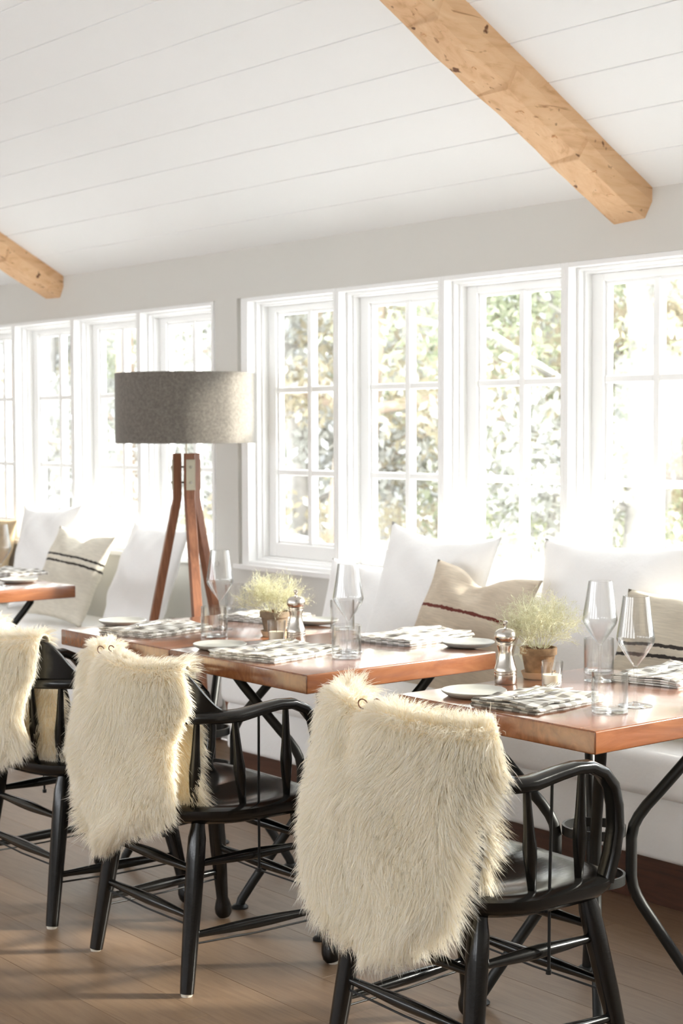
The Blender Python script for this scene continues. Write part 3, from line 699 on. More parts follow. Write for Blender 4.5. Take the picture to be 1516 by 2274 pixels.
        seq = [(Vector((s * p[0], p[1], p[2])), side, a_, b_) for p, a_, b_ in seq]
        if s == 1:
            path += seq
            for i in range(0, 25):
                ph = PI * i / 24; p, nrm = bow_pt(ph); p.z = 0.678; path.append((p, nrm, 0.025, 0.0155))
        else:
            path += seq[::-1]
    mb = MB(); vs = []; n = 12; L = len(path)
    for i, (p, sd, ra, rb) in enumerate(path):
        t = (path[min(i + 1, L - 1)][0] - path[max(i - 1, 0)][0]).normalized(); up = t.cross(sd).normalized()
        for k in range(n):
            an = 2 * PI * (k + 0.5) / n; c_, s_ = math.cos(an), math.sin(an)
            se = lambda v: math.copysign(abs(v) ** 0.6, v)
            vs.append(p + sd * (ra * se(c_)) + up * (rb * se(s_)))
    fs = [(i * n + k, i * n + (k + 1) % n, (i + 1) * n + (k + 1) % n, (i + 1) * n + k) for i in range(L - 1) for k in range(n)] + [tuple(range(n))[::-1], tuple((L - 1) * n + k for k in range(n))]
    mb.add(vs, fs); mb.build('arm_bow', blk, o, smooth=50)
    # crest rail with ogee ends
    mb = MB(); vs = []; NC = 60; p0, p1 = rad(10), rad(170)
    for i in range(NC + 1):
        ph = p0 + (p1 - p0) * i / NC; e = min(ph - p0, p1 - ph) / rad(36); e = max(0, min(1, e)); k = e * e * (3 - 2 * e)
        zt = 0.694 + 0.105 * k
        for (off, z) in ((0.012, 0.686), (0.013 + 0.010 * k, zt - 0.004), (0.009 + 0.010 * k, zt), (-0.006 + 0.010 * k, zt), (-0.011 + 0.010 * k, zt - 0.004), (-0.013, 0.686)):
            p, _ = bow_pt(ph, off); p.z = z; vs.append(p)
    fs = [(i * 6 + k, i * 6 + (k + 1) % 6, (i + 1) * 6 + (k + 1) % 6, (i + 1) * 6 + k) for i in range(NC) for k in range(6)] + [tuple(range(6))[::-1], tuple(NC * 6 + k for k in range(6))]
    mb.add(vs, fs); mb.build('crest_rail', blk, o, smooth=40)
    # turned spindles
    def spindle(p, q):
        p, q = Vector(p), Vector(q); ts = [0, 0.08, 0.2, 0.32, 0.42, 0.5, 0.6, 0.75, 0.9, 1.0]; rs_ = [0.0085, 0.0098, 0.0118, 0.0142, 0.0152, 0.0138, 0.0115, 0.0098, 0.0085, 0.0072]
        mb = MB(); mb.tube([p.lerp(q, t) for t in ts], rs_, 12); mb.build('spindle', blk, o, smooth=50)
    for s in (1, -1):
        spindle((s * 0.222, 0.092, 0.448), (s * 0.252, 0.068, 0.686))
        spindle((s * 0.226, -0.045, 0.448), (s * 0.250, -0.085, 0.672))
        tr = MB(); tr.tube([(s * 0.249, -0.012, 0.684), (s * 0.230, 0.0, 0.43), (s * 0.2255, 0.004, 0.30), (s * 0.2245, 0.004, 0.27)], 0.0033, 8); tr.lathe([(0.0, -0.006), (0.006, -0.006), (0.006, 0.004), (0.0, 0.004)], 6, (s * 0.2245, 0.004, 0.276)); tr.build('tie_rod', M['wire'], o, smooth=40)
    for d in (32, 56, 78, 102, 124, 148):
        p, _ = bow_pt(rad(d)); a = math.atan2(p.y * 0.9, p.x * 0.8); R_ = seat_r(a) * 0.86
        spindle((R_ * math.cos(a), R_ * math.sin(a), 0.446), (p.x, p.y, 0.668))
    return o
CH = [((-2.470, 2.370, 0), rad(-1.5)), ((-3.462, 2.366, 0), rad(-1)), ((-4.150, 2.378, 0), rad(-1))]
CLAB = ['black bow armchair with a sheepskin tucked under the table standing apart', 'black bow armchair with a sheepskin at the table with the dark potted plant', 'black bow armchair with a sheepskin at the joined table on the lamp side']
chair = make_chair(CH[0][0], CH[0][1], CLAB[0])
for i in (1, 2):
    c2 = copy_tree(chair); c2.location = CH[i][0]; c2.rotation_euler = (0, 0, CH[i][1]); c2['label'] = CLAB[i]

# ------------------------------------------------------------------ sheepskins
def smooth_noise(p, seed):
    rg = np.random.default_rng(seed); out = np.zeros(len(p))
    for k in range(6):
        w = rg.normal(size=3) * (9 + 7 * k); out += np.sin(p @ w + rg.uniform(0, 6.28)) / (1 + 0.5 * k)
    return out / 2.5
def sheepskin(cloc, crz, lab, seed, back_len, outline, inner, dx=0.0, n_hair=115000, hair=0.052, notch=0.5, front_outline=None):
    """hide draped over the crest; v runs from inside the seat, over the rail and down the back.
    outline(w): half widths in degrees (toward the -x end, toward the +x end) for w in 0..1 down the back"""
    o = empty('sheepskin', cloc, crz, lab, 'sheepskin', 'cream sheepskins over the chair backs')
    NU, NV = 40, 56
    top = 0.800
    s_in, s_over = inner, 0.075
    tot = s_in + s_over + back_len
    def P(u, v):
        s = v * tot
        if s < s_in: w = -(1 - s / s_in); d = -0.032 + 0.012 * w; z = top - 0.02 - (s_in - s) * 1.0
        elif s < s_in + s_over:
            t = (s - s_in) / s_over; d = -0.034 * math.cos(t * PI) + 0.004; z = top - 0.02 + 0.026 * math.sin(t * PI); w = 0
        else:
            w = (s - s_in - s_over) / back_len; d = 0.038 + 0.022 * math.sin(w * PI) - 0.012 * w; z = top - 0.02 - w * back_len
        lo, hi = outline(max(w, 0)) if w >= 0 else (front_outline or outline)(-w if front_outline else 0)
        ph = rad(90) + rad(lo + (hi - lo) * u) * -1
        # front flap: keep clear of the seat
        p, nrm = bow_pt(ph, d)
        if w > 0:                                         # hanging cloth flattens as it leaves the rail
            f = min(1, w * 1.6); xx = p.x; yflat = REAR_C - REAR_B - d * 0.9 + 0.55 * (xx / 0.30) ** 2 * 0.10
            p = Vector((xx * (1 + 0.03 * f), p.y * (1 - 0.55 * f) + yflat * 0.55 * f, 0))
        # dip at the neck notch, ripples
        nx = (u - notch) / 0.075
        z2 = z - 0.008 * math.exp(-nx * nx) * max(0.0, 1 - abs(w) * 3) + 0.016 * max(0.0, 1 - abs(w) * 3) / (1 + math.exp((u - notch + 0.06) / 0.03))
        z2 += 0.008 * math.sin(u * 9 + seed) * max(0.0, 1 - abs(w) * 3)
        rip = (0.009 * math.sin(u * 8 + w * 5 + seed) + 0.006 * math.sin(u * 15 - w * 9 + seed)) * min(1.0, abs(w) * 3)
        return (p.x + dx * max(0, w), p.y - rip, z2)
    pts = np.array([[P(i / NU, j / NV) for j in range(NV + 1)] for i in range(NU + 1)])
    if seed == 3:
        pass
    mb = MB(); mb.v = [tuple(p) for p in pts.reshape(-1, 3)]
    mb.f = [(i * (NV + 1) + j, (i + 1) * (NV + 1) + j, (i + 1) * (NV + 1) + j + 1, i * (NV + 1) + j + 1) for i in range(NU) for j in range(NV)]
    me = mb.mesh('hide', M['hide'], fix=False); me.shade_smooth()
    h = link('hide', me, None, o)
    sol = h.modifiers.new('thickness', 'SOLIDIFY'); sol.thickness = 0.006; sol.offset = 0
    # hair roots
    rg = np.random.default_rng(seed)
    a = pts[:-1, :-1].reshape(-1, 3); b_ = pts[1:, :-1].reshape(-1, 3); c_ = pts[1:, 1:].reshape(-1, 3); d_ = pts[:-1, 1:].reshape(-1, 3)
    nrm = np.cross(c_ - a, d_ - b_); area = np.linalg.norm(nrm, axis=1); nrm /= area[:, None] + 1e-12
    # outward: away from the rail (v direction x u direction sign checked on the back)
    k = (NU // 2) * NV + int(NV * 0.8)
    if nrm[k, 1] > 0: nrm = -nrm
    idx = rg.choice(len(a), n_hair, p=area / area.sum())
    uu = rg.random((n_hair, 1)); vv = rg.random((n_hair, 1))
    root = (a[idx] * (1 - uu) + b_[idx] * uu) * (1 - vv) + (d_[idx] * (1 - uu) + c_[idx] * uu) * vv
    nn = nrm[idx].copy()
    inner_f = ((idx % NV) + vv[:, 0]) / NV < s_in / tot * 0.92
    flip = inner_f & (rg.random(n_hair) < 0.5); nn[flip] *= -1
    vdir = (d_ + c_ - a - b_)[idx]; vdir /= np.linalg.norm(vdir, axis=1)[:, None] + 1e-9
    udir = (b_ + c_ - a - d_)[idx]; udir /= np.linalg.norm(udir, axis=1)[:, None] + 1e-9
    ui = idx // NV + uu[:, 0]; ue = np.clip((ui / NU - 0.5) * 2, -1, 1)
    # comb: gravity along the hide, swirls, outward at the edges
    grav = np.array([0, 0, -1.0]) - nn * (nn @ np.array([0, 0, -1.0]))[:, None]
    s1 = smooth_noise(root, seed + 1)[:, None]; s2 = smooth_noise(root * 0.6, seed + 2)[:, None]
    comb = grav * (0.75 + 0.35 * s2) + udir * (0.75 * s1) + udir * (np.sign(ue) * np.abs(ue) ** 5)[:, None] * 0.7
    vi = ((idx % NV) + vv[:, 0]) / NV
    comb += vdir * (np.clip((vi - 0.93) / 0.07, 0, 1) * 0.8)[:, None]
    ln = hair * rg.uniform(0.65, 1.25, n_hair) * (1 + 0.18 * s2[:, 0])
    near_top = np.abs(vi - (s_in + s_over * 0.5) / tot) < 0.12
    ln *= np.where(near_top, 1 - 0.62 * np.exp(-(((ui / NU) - notch) / 0.055) ** 2), 1.0)
    # clumps
    K = n_hair // 18; ci = rg.choice(n_hair, K, replace=False); cl = np.zeros(n_hair, int)
    rc = root[ci]; rc2 = (rc ** 2).sum(1)
    for s in range(0, n_hair, 4000):
        dd = rc2[None, :] - 2.0 * (root[s:s + 4000] @ rc.T); cl[s:s + 4000] = ci[np.argmin(dd, 1)]
    jit = rg.normal(size=(n_hair, 3)) * 0.13
    def strand(t, i):
        dirn = nn[i] * (0.80 * t - 0.28 * t * t) + comb[i] * (0.20 * t + 0.62 * t * t) + jit[i] * t
        curl = (udir[i] * np.sin(t * 5 + 40 * uu[i]) + vdir[i] * np.cos(t * 5 + 30 * vv[i])) * 0.07 * t
        return root[i] + ln[i][:, None] * (dirn + curl)
    allI = np.arange(n_hair); T = [0.0, 0.38, 0.72, 1.0]; S = []
    for t in T:
        p = strand(t, allI); pc = strand(t, cl); f = 0.40 * t ** 1.3
        S.append(p * (1 - f) + (pc + (root - root[cl]) * 0.12) * f)
    S = np.stack(S, 1)
    tang = S[:, -1] - S[:, 0]; tang /= np.linalg.norm(tang, axis=1)[:, None]
    side = np.cross(tang, rg.normal(size=(n_hair, 3)) + nn * 0.0); side /= np.linalg.norm(side, axis=1)[:, None]
    wd = 0.00062 * rg.uniform(0.7, 1.3, n_hair)[:, None]
    V = []
    for j, wf in enumerate((1.0, 1.0, 0.75)):
        V += [S[:, j] - side * wd * wf, S[:, j] + side * wd * wf]
    V.append(S[:, 3])
    V = np.stack(V, 1).reshape(-1, 3)
    base = (np.arange(n_hair) * 7)[:, None]
    quads = np.concatenate([base + np.array([[0, 1, 3, 2]]), base + np.array([[2, 3, 5, 4]])], 1).reshape(-1, 4)
    tris = (base + np.array([[4, 5, 6]])).reshape(-1, 3)
    fm = bpy.data.meshes.new('fur')
    nq, ntr = len(quads), len(tris)
    fm.vertices.add(len(V)); fm.vertices.foreach_set('co', V.astype(np.float32).ravel())
    loops = np.concatenate([quads.ravel(), tris.ravel()]).astype(np.int32)
    fm.loops.add(len(loops)); fm.loops.foreach_set('vertex_index', loops)
    fm.polygons.add(nq + ntr)
    fm.polygons.foreach_set('loop_start', np.concatenate([np.arange(nq) * 4, nq * 4 + np.arange(ntr) * 3]).astype(np.int32))
    fm.update(calc_edges=True); fm.validate()
    fm.shade_smooth()
    fo = link('fur', fm, M['fur'], o); fo['kind'] = 'stuff'
    # leather tie loops at the neck notch
    pn = P(notch, (s_in + s_over * 0.6) / tot)
    for q, rr_ in ((0, 0.012), (1, 0.009)):
        mb = MB(); c0 = Vector(pn) + Vector((0.032 * q + 0.020, -0.014 + 0.012 * q, 0.018 + 0.006 * q))
        mb.tube([c0 + Vector((rr_ * math.cos(a_), -0.006 * math.sin(a_ * 0.5), rr_ * 0.8 * math.sin(a_))) for a_ in [rad(20 + 26 * i) for i in range(11)]], 0.0014, 6); mb.build('tie_loop', M['leather'], o, smooth=60)
    return o
def interp(tab):
    def f(w):
        for (a, b_) in zip(tab[:-1], tab[1:]):
            if w <= b_[0]:
                t = (w - a[0]) / (b_[0] - a[0]); return (a[1] + (b_[1] - a[1]) * t, a[2] + (b_[2] - a[2]) * t)
        return tab[-1][1:]
    return f
# degrees away from the rear centre: negative toward the chair's left arm (-x), positive toward the right arm (+x)
out3 = interp([(0, -74, 66), (0.15, -76, 68), (0.3, -70, 58), (0.6, -64, 54), (0.78, -56, 48), (0.88, -42, 34), (0.95, -26, 22), (1.0, -12, 10)])
out2 = interp([(0, -66, 52), (0.15, -66, 58), (0.3, -62, 52), (0.62, -56, 54), (0.74, -48, 50), (0.82, -40, 30), (0.92, -32, 6), (1.0, -22, -8)])
out1 = interp([(0, -72, 46), (0.2, -72, 46), (0.5, -66, 38), (0.7, -60, 42), (0.85, -50, 24), (1.0, -40, -8)])
fr2 = interp([(0, -66, 46), (0.5, -60, 58), (1.0, -40, 66)])
fr1 = interp([(0, -66, 38), (0.5, -60, 54), (1.0, -40, 64)])
sheepskin(CH[0][0], CH[0][1], 'fluffy cream sheepskin over the chair at the table standing apart', 3, 0.46, out3, 0.31, notch=0.47)
sheepskin(CH[1][0], CH[1][1], 'fluffy cream sheepskin over the chair at the table with the dark potted plant', 4, 0.45, out2, 0.32, notch=0.40, hair=0.040, front_outline=fr2, n_hair=95000)
sheepskin(CH[2][0], CH[2][1], 'fluffy cream sheepskin over the chair at the joined table on the lamp side', 5, 0.36, out1, 0.32, notch=0.36, hair=0.040, front_outline=fr1, n_hair=60000)

# ------------------------------------------------------------------ floor lamp
LX, LY = -5.485, 3.655
lamp = empty('floor_lamp', (LX, LY, 0), label='wooden tripod floor lamp with a wide grey felt drum shade', cat='lamp')
R_SH, ZS0, ZS1 = 0.286, 1.325, 1.605
sh = MB(); sh.lathe([(R_SH, 0), (R_SH, ZS1 - ZS0), (R_SH - 0.004, ZS1 - ZS0), (R_SH - 0.004, 0)], 64, (0, 0, ZS0), close=True)
so = sh.build('shade', M['felt'], lamp, smooth=40)
for z in (ZS0 + 0.002, ZS1 - 0.002):
    rg_ = MB(); rg_.tube([(0.2835 * math.cos(2 * PI * k / 48), 0.2835 * math.sin(2 * PI * k / 48), z) for k in range(49)], 0.003, 6); rg_.build('hoop', M['felt'], so, smooth=60)
sp_ = MB()
for k in range(3):
    a = 2 * PI * k / 3; sp_.tube([(0, 0, ZS1 - 0.03), (0.28 * math.cos(a), 0.28 * math.sin(a), ZS1 - 0.006)], 0.0025, 6)
sp_.build('spider', M['bracket'], so)
rd = MB(); rd.tube([(0, 0, 1.05), (0, 0, ZS1 - 0.028)], 0.004, 8); rd.build('rod', M['bracket'], lamp, smooth=60)
hb = MB(); hb.lathe([(0.008, 1.10), (0.008, 1.27)], 10); hb.lathe([(0.016, 1.40), (0.018, 1.44), (0.018, 1.47), (0.0, 1.475)], 16); hb.build('hub', M['bracket'], lamp, smooth=40)
bl = MB(); bl.lathe([(0.0, 1.47), (0.014, 1.475), (0.02, 1.50), (0.028, 1.53), (0.026, 1.55), (0.0, 1.568)], 20); bl.build('bulb', M['linen'], lamp, smooth=60)
Rv = Vector(_r); Rv.z = 0; Rv.normalize(); Fv = Vector(_fw); Fv.z = 0; Fv.normalize()
for k, (du, df) in enumerate(((-0.97, -0.24), (0.38, -0.925), (0.78, 0.62))):
    d = (Rv * du + Fv * df).normalized(); tv = Vector((-d.y, d.x, 0))
    wid, dep = 0.019, 0.017
    pts = [(0.039, 1.283), (0.039, 1.10), (0.042, 1.085), (0.260, 0.0)]
    mb = MB(); vs = []
    for (r, z) in pts:
        for (a_, b_) in ((-1, -1), (1, -1), (1, 1), (-1, 1)):
            vs.append(d * (r + dep * b_) + tv * (wid * a_) + Vector((0, 0, z)))
    n = len(pts)
    fs = [(i * 4 + q, i * 4 + (q + 1) % 4, (i + 1) * 4 + (q + 1) % 4, (i + 1) * 4 + q) for i in range(n - 1) for q in range(4)] + [(3, 2, 1, 0), tuple((n - 1) * 4 + q for q in range(4))]
    mb.add(vs, fs); lo = mb.build('leg', M['walnut'], lamp, bevel=0.002, seg=1)
    pt = MB(); c0 = d * (0.039 + dep + 0.0016)
    vs = [c0 + tv * (wid * 0.98 * a_) + d * (0.0015 * e) + Vector((0, 0, z)) for e in (-1, 1) for (a_, z) in ((-1, 1.135), (1, 1.135), (1, 1.258), (-1, 1.258))]
    pt.add(vs, [(0, 1, 2, 3), (7, 6, 5, 4), (0, 4, 5, 1), (1, 5, 6, 2), (2, 6, 7, 3), (3, 7, 4, 0)]); po_ = pt.build('bracket_plate', M['bracket'], lo)
    for z in (1.165, 1.228):
        bt = MB(); bt.tube([c0 + Vector((0, 0, z)), c0 + d * 0.006 + Vector((0, 0, z))], 0.006, 10); bt.build('bolt', M['steel'], po_, smooth=40)
        bt = MB(); bt.tube([Vector((0, 0, z)), d * 0.023 + Vector((0, 0, z))], 0.0035, 8); bt.build('spacer_bolt', M['wire'], lo)

# ------------------------------------------------------------------ tableware
GAP = 0.0006
def wine_glass(p, lab, s=1.0):
    o = empty('wine_glass', (p[0], p[1], TZ + GAP), 0, lab, 'wine glass', 'tall stemmed wine glasses')
    bw = MB(); bw.lathe([(r * s, z * s) for r, z in [(0.0295, 0.250), (0.0355, 0.205), (0.0425, 0.162), (0.0435, 0.153), (0.0405, 0.142), (0.024, 0.116), (0.0105, 0.098), (0.005, 0.090),
               (0.0046, 0.092), (0.0085, 0.0985), (0.0225, 0.1175), (0.039, 0.1428), (0.0424, 0.153), (0.0414, 0.162), (0.0344, 0.205), (0.0286, 0.2495)]], 48, close=True)
    bw.build('bowl', M['glass'], o, smooth=45)
    st = MB(); st.lathe([(0.0048 * s, 0.0905 * s), (0.0038 * s, 0.075 * s), (0.0036 * s, 0.03 * s), (0.0048 * s, 0.010 * s)], 16); st.build('stem', M['glass'], o, smooth=60)
    ft = MB(); ft.lathe([(0.0, 0.0), (0.039 * s, 0.0), (0.0395 * s, 0.0012), (0.03 * s, 0.0022), (0.012 * s, 0.005), (0.0052 * s, 0.0098 * s), (0.0, 0.0098 * s)], 40); ft.build('foot', M['glass'], o, smooth=45)
    return o
def tumbler(p, lab, r=0.0405, h=0.092):
    mb = MB(); t = 0.0018
    mb.lathe([(0.0, 0.0), (r - 0.003, 0.0), (r, 0.003), (r, h), (r - t * 0.6, h + 0.0006), (r - t, h), (r - t, 0.009), (r - 0.006, 0.007), (0.0, 0.0065)], 48)
    o = mb.build('tumbler', M['glass'], None, smooth=40, loc=(p[0], p[1], TZ + GAP))
    return tag(o, lab, 'tumbler', 'clear water tumblers')
def pepper_mill(p, lab):
    o = empty('pepper_mill', (p[0], p[1], TZ + GAP), 0, lab, 'pepper mill', 'steel pepper mills')
    b1 = MB(); b1.lathe([(0.0, 0), (0.0275, 0), (0.028, 0.001), (0.028, 0.021), (0.0268, 0.0225), (0.028, 0.024), (0.028, 0.028), (0.0268, 0.0295), (0.028, 0.031), (0.0278, 0.036), (0.0255, 0.042), (0.021, 0.058), (0.0185, 0.072), (0.0185, 0.084),
              (0.0215, 0.092), (0.0215, 0.096), (0.0205, 0.0975), (0.0225, 0.099), (0.0225, 0.103), (0.02, 0.1045), (0.0, 0.1045)], 40); b1.build('body', M['steel'], o, smooth=30)
    b2 = MB(); b2.lathe([(0.0, 0.105), (0.022, 0.105), (0.0235, 0.1065), (0.0275, 0.113), (0.0278, 0.120), (0.025, 0.128), (0.018, 0.1335), (0.008, 0.136), (0.0, 0.136)], 40); ho = b2.build('cap', M['steel'], o, smooth=30)
    b3 = MB(); b3.lathe([(0.0, 0.136), (0.0045, 0.136), (0.0035, 0.142), (0.0045, 0.1455), (0.0068, 0.148), (0.0068, 0.152), (0.004, 0.1545), (0.0, 0.155)], 20); b3.build('knob', M['steel'], ho, smooth=30)
def votive(p, lab):
    o = empty('votive_candle', (p[0], p[1], TZ + GAP), 0, lab, 'candle', 'votive candles in glass cups')
    r, h = 0.0275, 0.062
    c = MB(); c.lathe([(0.0, 0.0), (r * 0.86, 0.0), (r * 0.88, 0.002), (r, h), (r - 0.0016, h), (r * 0.88 - 0.0016, 0.005), (0.0, 0.005)], 36); c.build('cup', M['glass'], o, smooth=40)
    w = MB(); w.lathe([(0.0, 0.0056), (0.0218, 0.0056), (0.0232, 0.027), (0.0225, 0.0285), (0.012, 0.0275), (0.0, 0.027)], 30); wo = w.build('wax', M['wax'], o, smooth=50)
    k = MB(); k.tube([(0, 0, 0.026), (0.001, 0, 0.033), (0.002, 0.001, 0.037)], 0.0008, 6); k.build('wick', M['wick'], wo)
def plate(p, lab, r=0.0775):
    mb = MB(); mb.lathe([(0.0, 0.0), (r * 0.72, 0.0), (r * 0.80, 0.0015), (r * 0.985, 0.0105), (r, 0.0135), (r * 0.985, 0.0148), (r * 0.93, 0.0135), (r * 0.80, 0.0085), (r * 0.55, 0.0068), (0.0, 0.0066)], 56)
    o = mb.build('side_plate', M['plate'], None, smooth=45, loc=(p[0], p[1], TZ + GAP)); return tag(o, lab, 'plate', 'grey green stoneware side plates')
def napkin(corners, lab, seed):
    """corners: four world points, long side from 0 to 1, short side 0 to 3, on the table top"""
    c = [Vector(q) for q in corners]; ctr = sum(c, Vector()) / 4; ux = ((c[1] - c[0]) + (c[2] - c[3])).normalized(); L = ((c[1] - c[0]).length + (c[2] - c[3]).length) / 2
    uy = Vector((-ux.y, ux.x, 0)); Wd = ((c[3] - c[0]).length + (c[2] - c[1]).length) / 2
    rnd = random.Random(seed); hw = Wd / 2
    # serpentine fold profile (y,z) with arc length
    lay = [0.0012, 0.0056, 0.0100, 0.0144]; prof = []
    for i, z in enumerate(lay):
        ys = [-hw + hw * 2 * k / 10 for k in range(11)]
        if i == 3: ys = [-hw * 0.9 + hw * 1.7 * k / 10 for k in range(11)][::1]
        if i % 2: ys = ys[::-1]
        prof += [(y, z) for y in ys]
        if i < 3:
            e = ys[-1]; sg = 1 if e > 0 else -1
            for k in range(1, 5): a = PI * k / 5; prof.append((e + sg * 0.0026 * math.sin(a), z + 0.0022 * (1 - math.cos(a))))
    arc = [0.0]
    for q0, q1 in zip(prof[:-1], prof[1:]): arc.append(arc[-1] + math.hypot(q1[0] - q0[0], q1[1] - q0[1]))
    NT = 26; vs = []; uvs = []
    for i in range(NT + 1):
        t = i / NT; x = (t - 0.5) * L
        for j, (y, z) in enumerate(prof):
            k = z / 0.0144
            zz = z + k * (0.0022 * math.sin(t * 9 + seed + y * 30) + 0.0018 * math.sin(t * 17 + y * 55 + seed * 2)) + 0.0030 * k * abs(2 * t - 1) ** 4
            yy = y + 0.004 * math.sin(t * 4 + seed + z * 300) * k + 0.0015 * math.sin(t * 11)
            xx = x + 0.004 * math.sin(z * 700 + seed) * (2 * t - 1)
            vs.append((xx, yy, max(0.0009, zz))); uvs.append((x + 0.011 + 0.5, arc[j] + 0.02))
    n = len(prof); me = bpy.data.meshes.new('napkin')
    fs = [(i * n + j, (i + 1) * n + j, (i + 1) * n + j + 1, i * n + j + 1) for i in range(NT) for j in range(n - 1)]
    me.from_pydata(vs, [], fs); ul = me.uv_layers.new(name='UVMap')
    for lp in me.loops: ul.data[lp.index].uv = uvs[lp.vertex_index]
    me.shade_smooth(); me.materials.append(M['check'])
    o = link('napkin', me, None, None, (ctr.x, ctr.y, TZ + GAP), (0, 0, math.atan2(ux.y, ux.x)))
    s = o.modifiers.new('thickness', 'SOLIDIFY'); s.thickness = 0.0036; s.offset = 0
    tag(o, lab, 'napkin', 'grey gingham napkins folded beside the plates'); return ctr, ux, L, Wd
def cutlery(ctr, ux, L, flip, where):
    """a fork and a knife lying along the napkin"""
    uy = Vector((-ux.y, ux.x, 0)); zt = TZ + 0.0240; ang = math.atan2(ux.y, ux.x)
    a0 = ang + (PI if flip else 0)
    f = empty('fork', tuple(ctr + uy * 0.012 + ux * 0.006 + Vector((0, 0, zt - ctr.z))), a0 + rad(7), 'fork on the napkin ' + where, 'fork', 'forks on the folded napkins')
    hd = MB()
    def strip(mb, sec):
        vs = []
        for (x, w, z, t) in sec: vs += [(x, -w, z), (x, w, z), (x, w, z + t), (x, -w, z + t)]
        n = len(sec); fs = [(i * 4 + q, i * 4 + (q + 1) % 4, (i + 1) * 4 + (q + 1) % 4, (i + 1) * 4 + q) for i in range(n - 1) for q in range(4)] + [(3, 2, 1, 0), tuple((n - 1) * 4 + q for q in range(4))]
        mb.add(vs, fs)
    strip(hd, [(-0.095, 0.003, 0.001, 0.002), (-0.092, 0.0065, 0.001, 0.003), (-0.07, 0.0062, 0.0012, 0.0032), (-0.03, 0.0042, 0.003, 0.003), (0.005, 0.0030, 0.006, 0.0028), (0.03, 0.0034, 0.0075, 0.0026), (0.04, 0.0075, 0.0065, 0.0022), (0.05, 0.0115, 0.0050, 0.0020), (0.062, 0.0120, 0.0042, 0.0018)])
    hd.build('handle', M['silver'], f, smooth=40, bevel=0.0006, seg=1)
    for k in range(4):
        y = -0.0099 + 0.0066 * k; t = MB(); vs = []
        for (x, w, z) in ((0.060, 0.0019, 0.0042), (0.075, 0.0017, 0.0048), (0.09, 0.0014, 0.0072), (0.098, 0.0007, 0.0092)): vs += [(x, y - w, z), (x, y + w, z), (x, y + w, z + 0.0016), (x, y - w, z + 0.0016)]
        t.add(vs, [(i * 4 + q, i * 4 + (q + 1) % 4, (i + 1) * 4 + (q + 1) % 4, (i + 1) * 4 + q) for i in range(3) for q in range(4)] + [(3, 2, 1, 0), (12, 13, 14, 15)]); t.build('tine', M['silver'], f, smooth=40)
    kn = empty('table_knife', tuple(ctr - uy * 0.020 + ux * -0.004 + Vector((0, 0, zt - ctr.z))), a0 - rad(4), 'knife on the napkin ' + where, 'knife', 'knives on the folded napkins')
    h2 = MB(); h2.tube([(-0.10, 0, 0.005), (-0.098, 0, 0.005), (-0.09, 0, 0.005), (-0.05, 0, 0.005), (-0.005, 0, 0.005), (0.0, 0, 0.005)], [0.003, 0.0055, 0.0062, 0.0052, 0.0042, 0.003], 12); h2.build('handle', M['silver'], kn, smooth=50)
    b2 = MB(); strip(b2, [(0.0, 0.004, 0.0042, 0.0018), (0.02, 0.0075, 0.0040, 0.0018), (0.07, 0.0085, 0.0038, 0.0016), (0.095, 0.006, 0.0036, 0.0014), (0.104, 0.001, 0.0036, 0.0010)]); b2.build('blade', M['silver'], kn, smooth=40)
def foliage(o, R, Hh, seed, z0, n_stem=60):
    rnd = np.random.default_rng(seed); segs = []
    def grow(p, d, L, r, lev):
        n = 4; q = p
        for i in range(n):
            d = d + rnd.normal(size=3) * 0.16; d = d / np.linalg.norm(d); q2 = q + d * L / n; segs.append((q, q2, r * (1 - 0.15 * i), r * (1 - 0.15 * (i + 1)))); q = q2
            if lev < 3 and i >= (1 if lev == 0 else 0):
                for _ in range(2 if lev else 3):
                    if rnd.random() < 0.72:
                        e = d + rnd.normal(size=3) * 0.62 + np.array([0, 0, 0.12]); e /= np.linalg.norm(e); grow(q, e, L * rnd.uniform(0.34, 0.52), r * 0.66, lev + 1)
    for k in range(n_stem):
        a = rnd.uniform(0, 2 * PI); el = rnd.uniform(0.15, 1.0) ** 0.7; d = np.array([math.cos(a) * math.sqrt(max(0, 1 - el * el)) * R / Hh * 1.25, math.sin(a) * math.sqrt(max(0, 1 - el * el)) * R / Hh * 1.25, el])
        grow(np.array([0.018 * math.cos(a), 0.018 * math.sin(a), z0]), d / np.linalg.norm(d), Hh * rnd.uniform(0.5, 0.72), 0.00105, 0)
    A = np.array([s[0] for s in segs]); B = np.array([s[1] for s in segs]); ra = np.array([s[2] for s in segs])[:, None]
    d = B - A; sd = np.cross(d, rnd.normal(size=A.shape)); sd /= np.linalg.norm(sd, axis=1)[:, None] + 1e-9
    V = np.stack([A - sd * ra, A + sd * ra, B + sd * ra * 0.8, B - sd * ra * 0.8], 1).reshape(-1, 3)
    me = bpy.data.meshes.new('foliage'); me.from_pydata(V.tolist(), [], np.arange(len(V)).reshape(-1, 4).tolist()); me.update()
    fo = link('foliage', me, M['twig'], o); fo['kind'] = 'stuff'
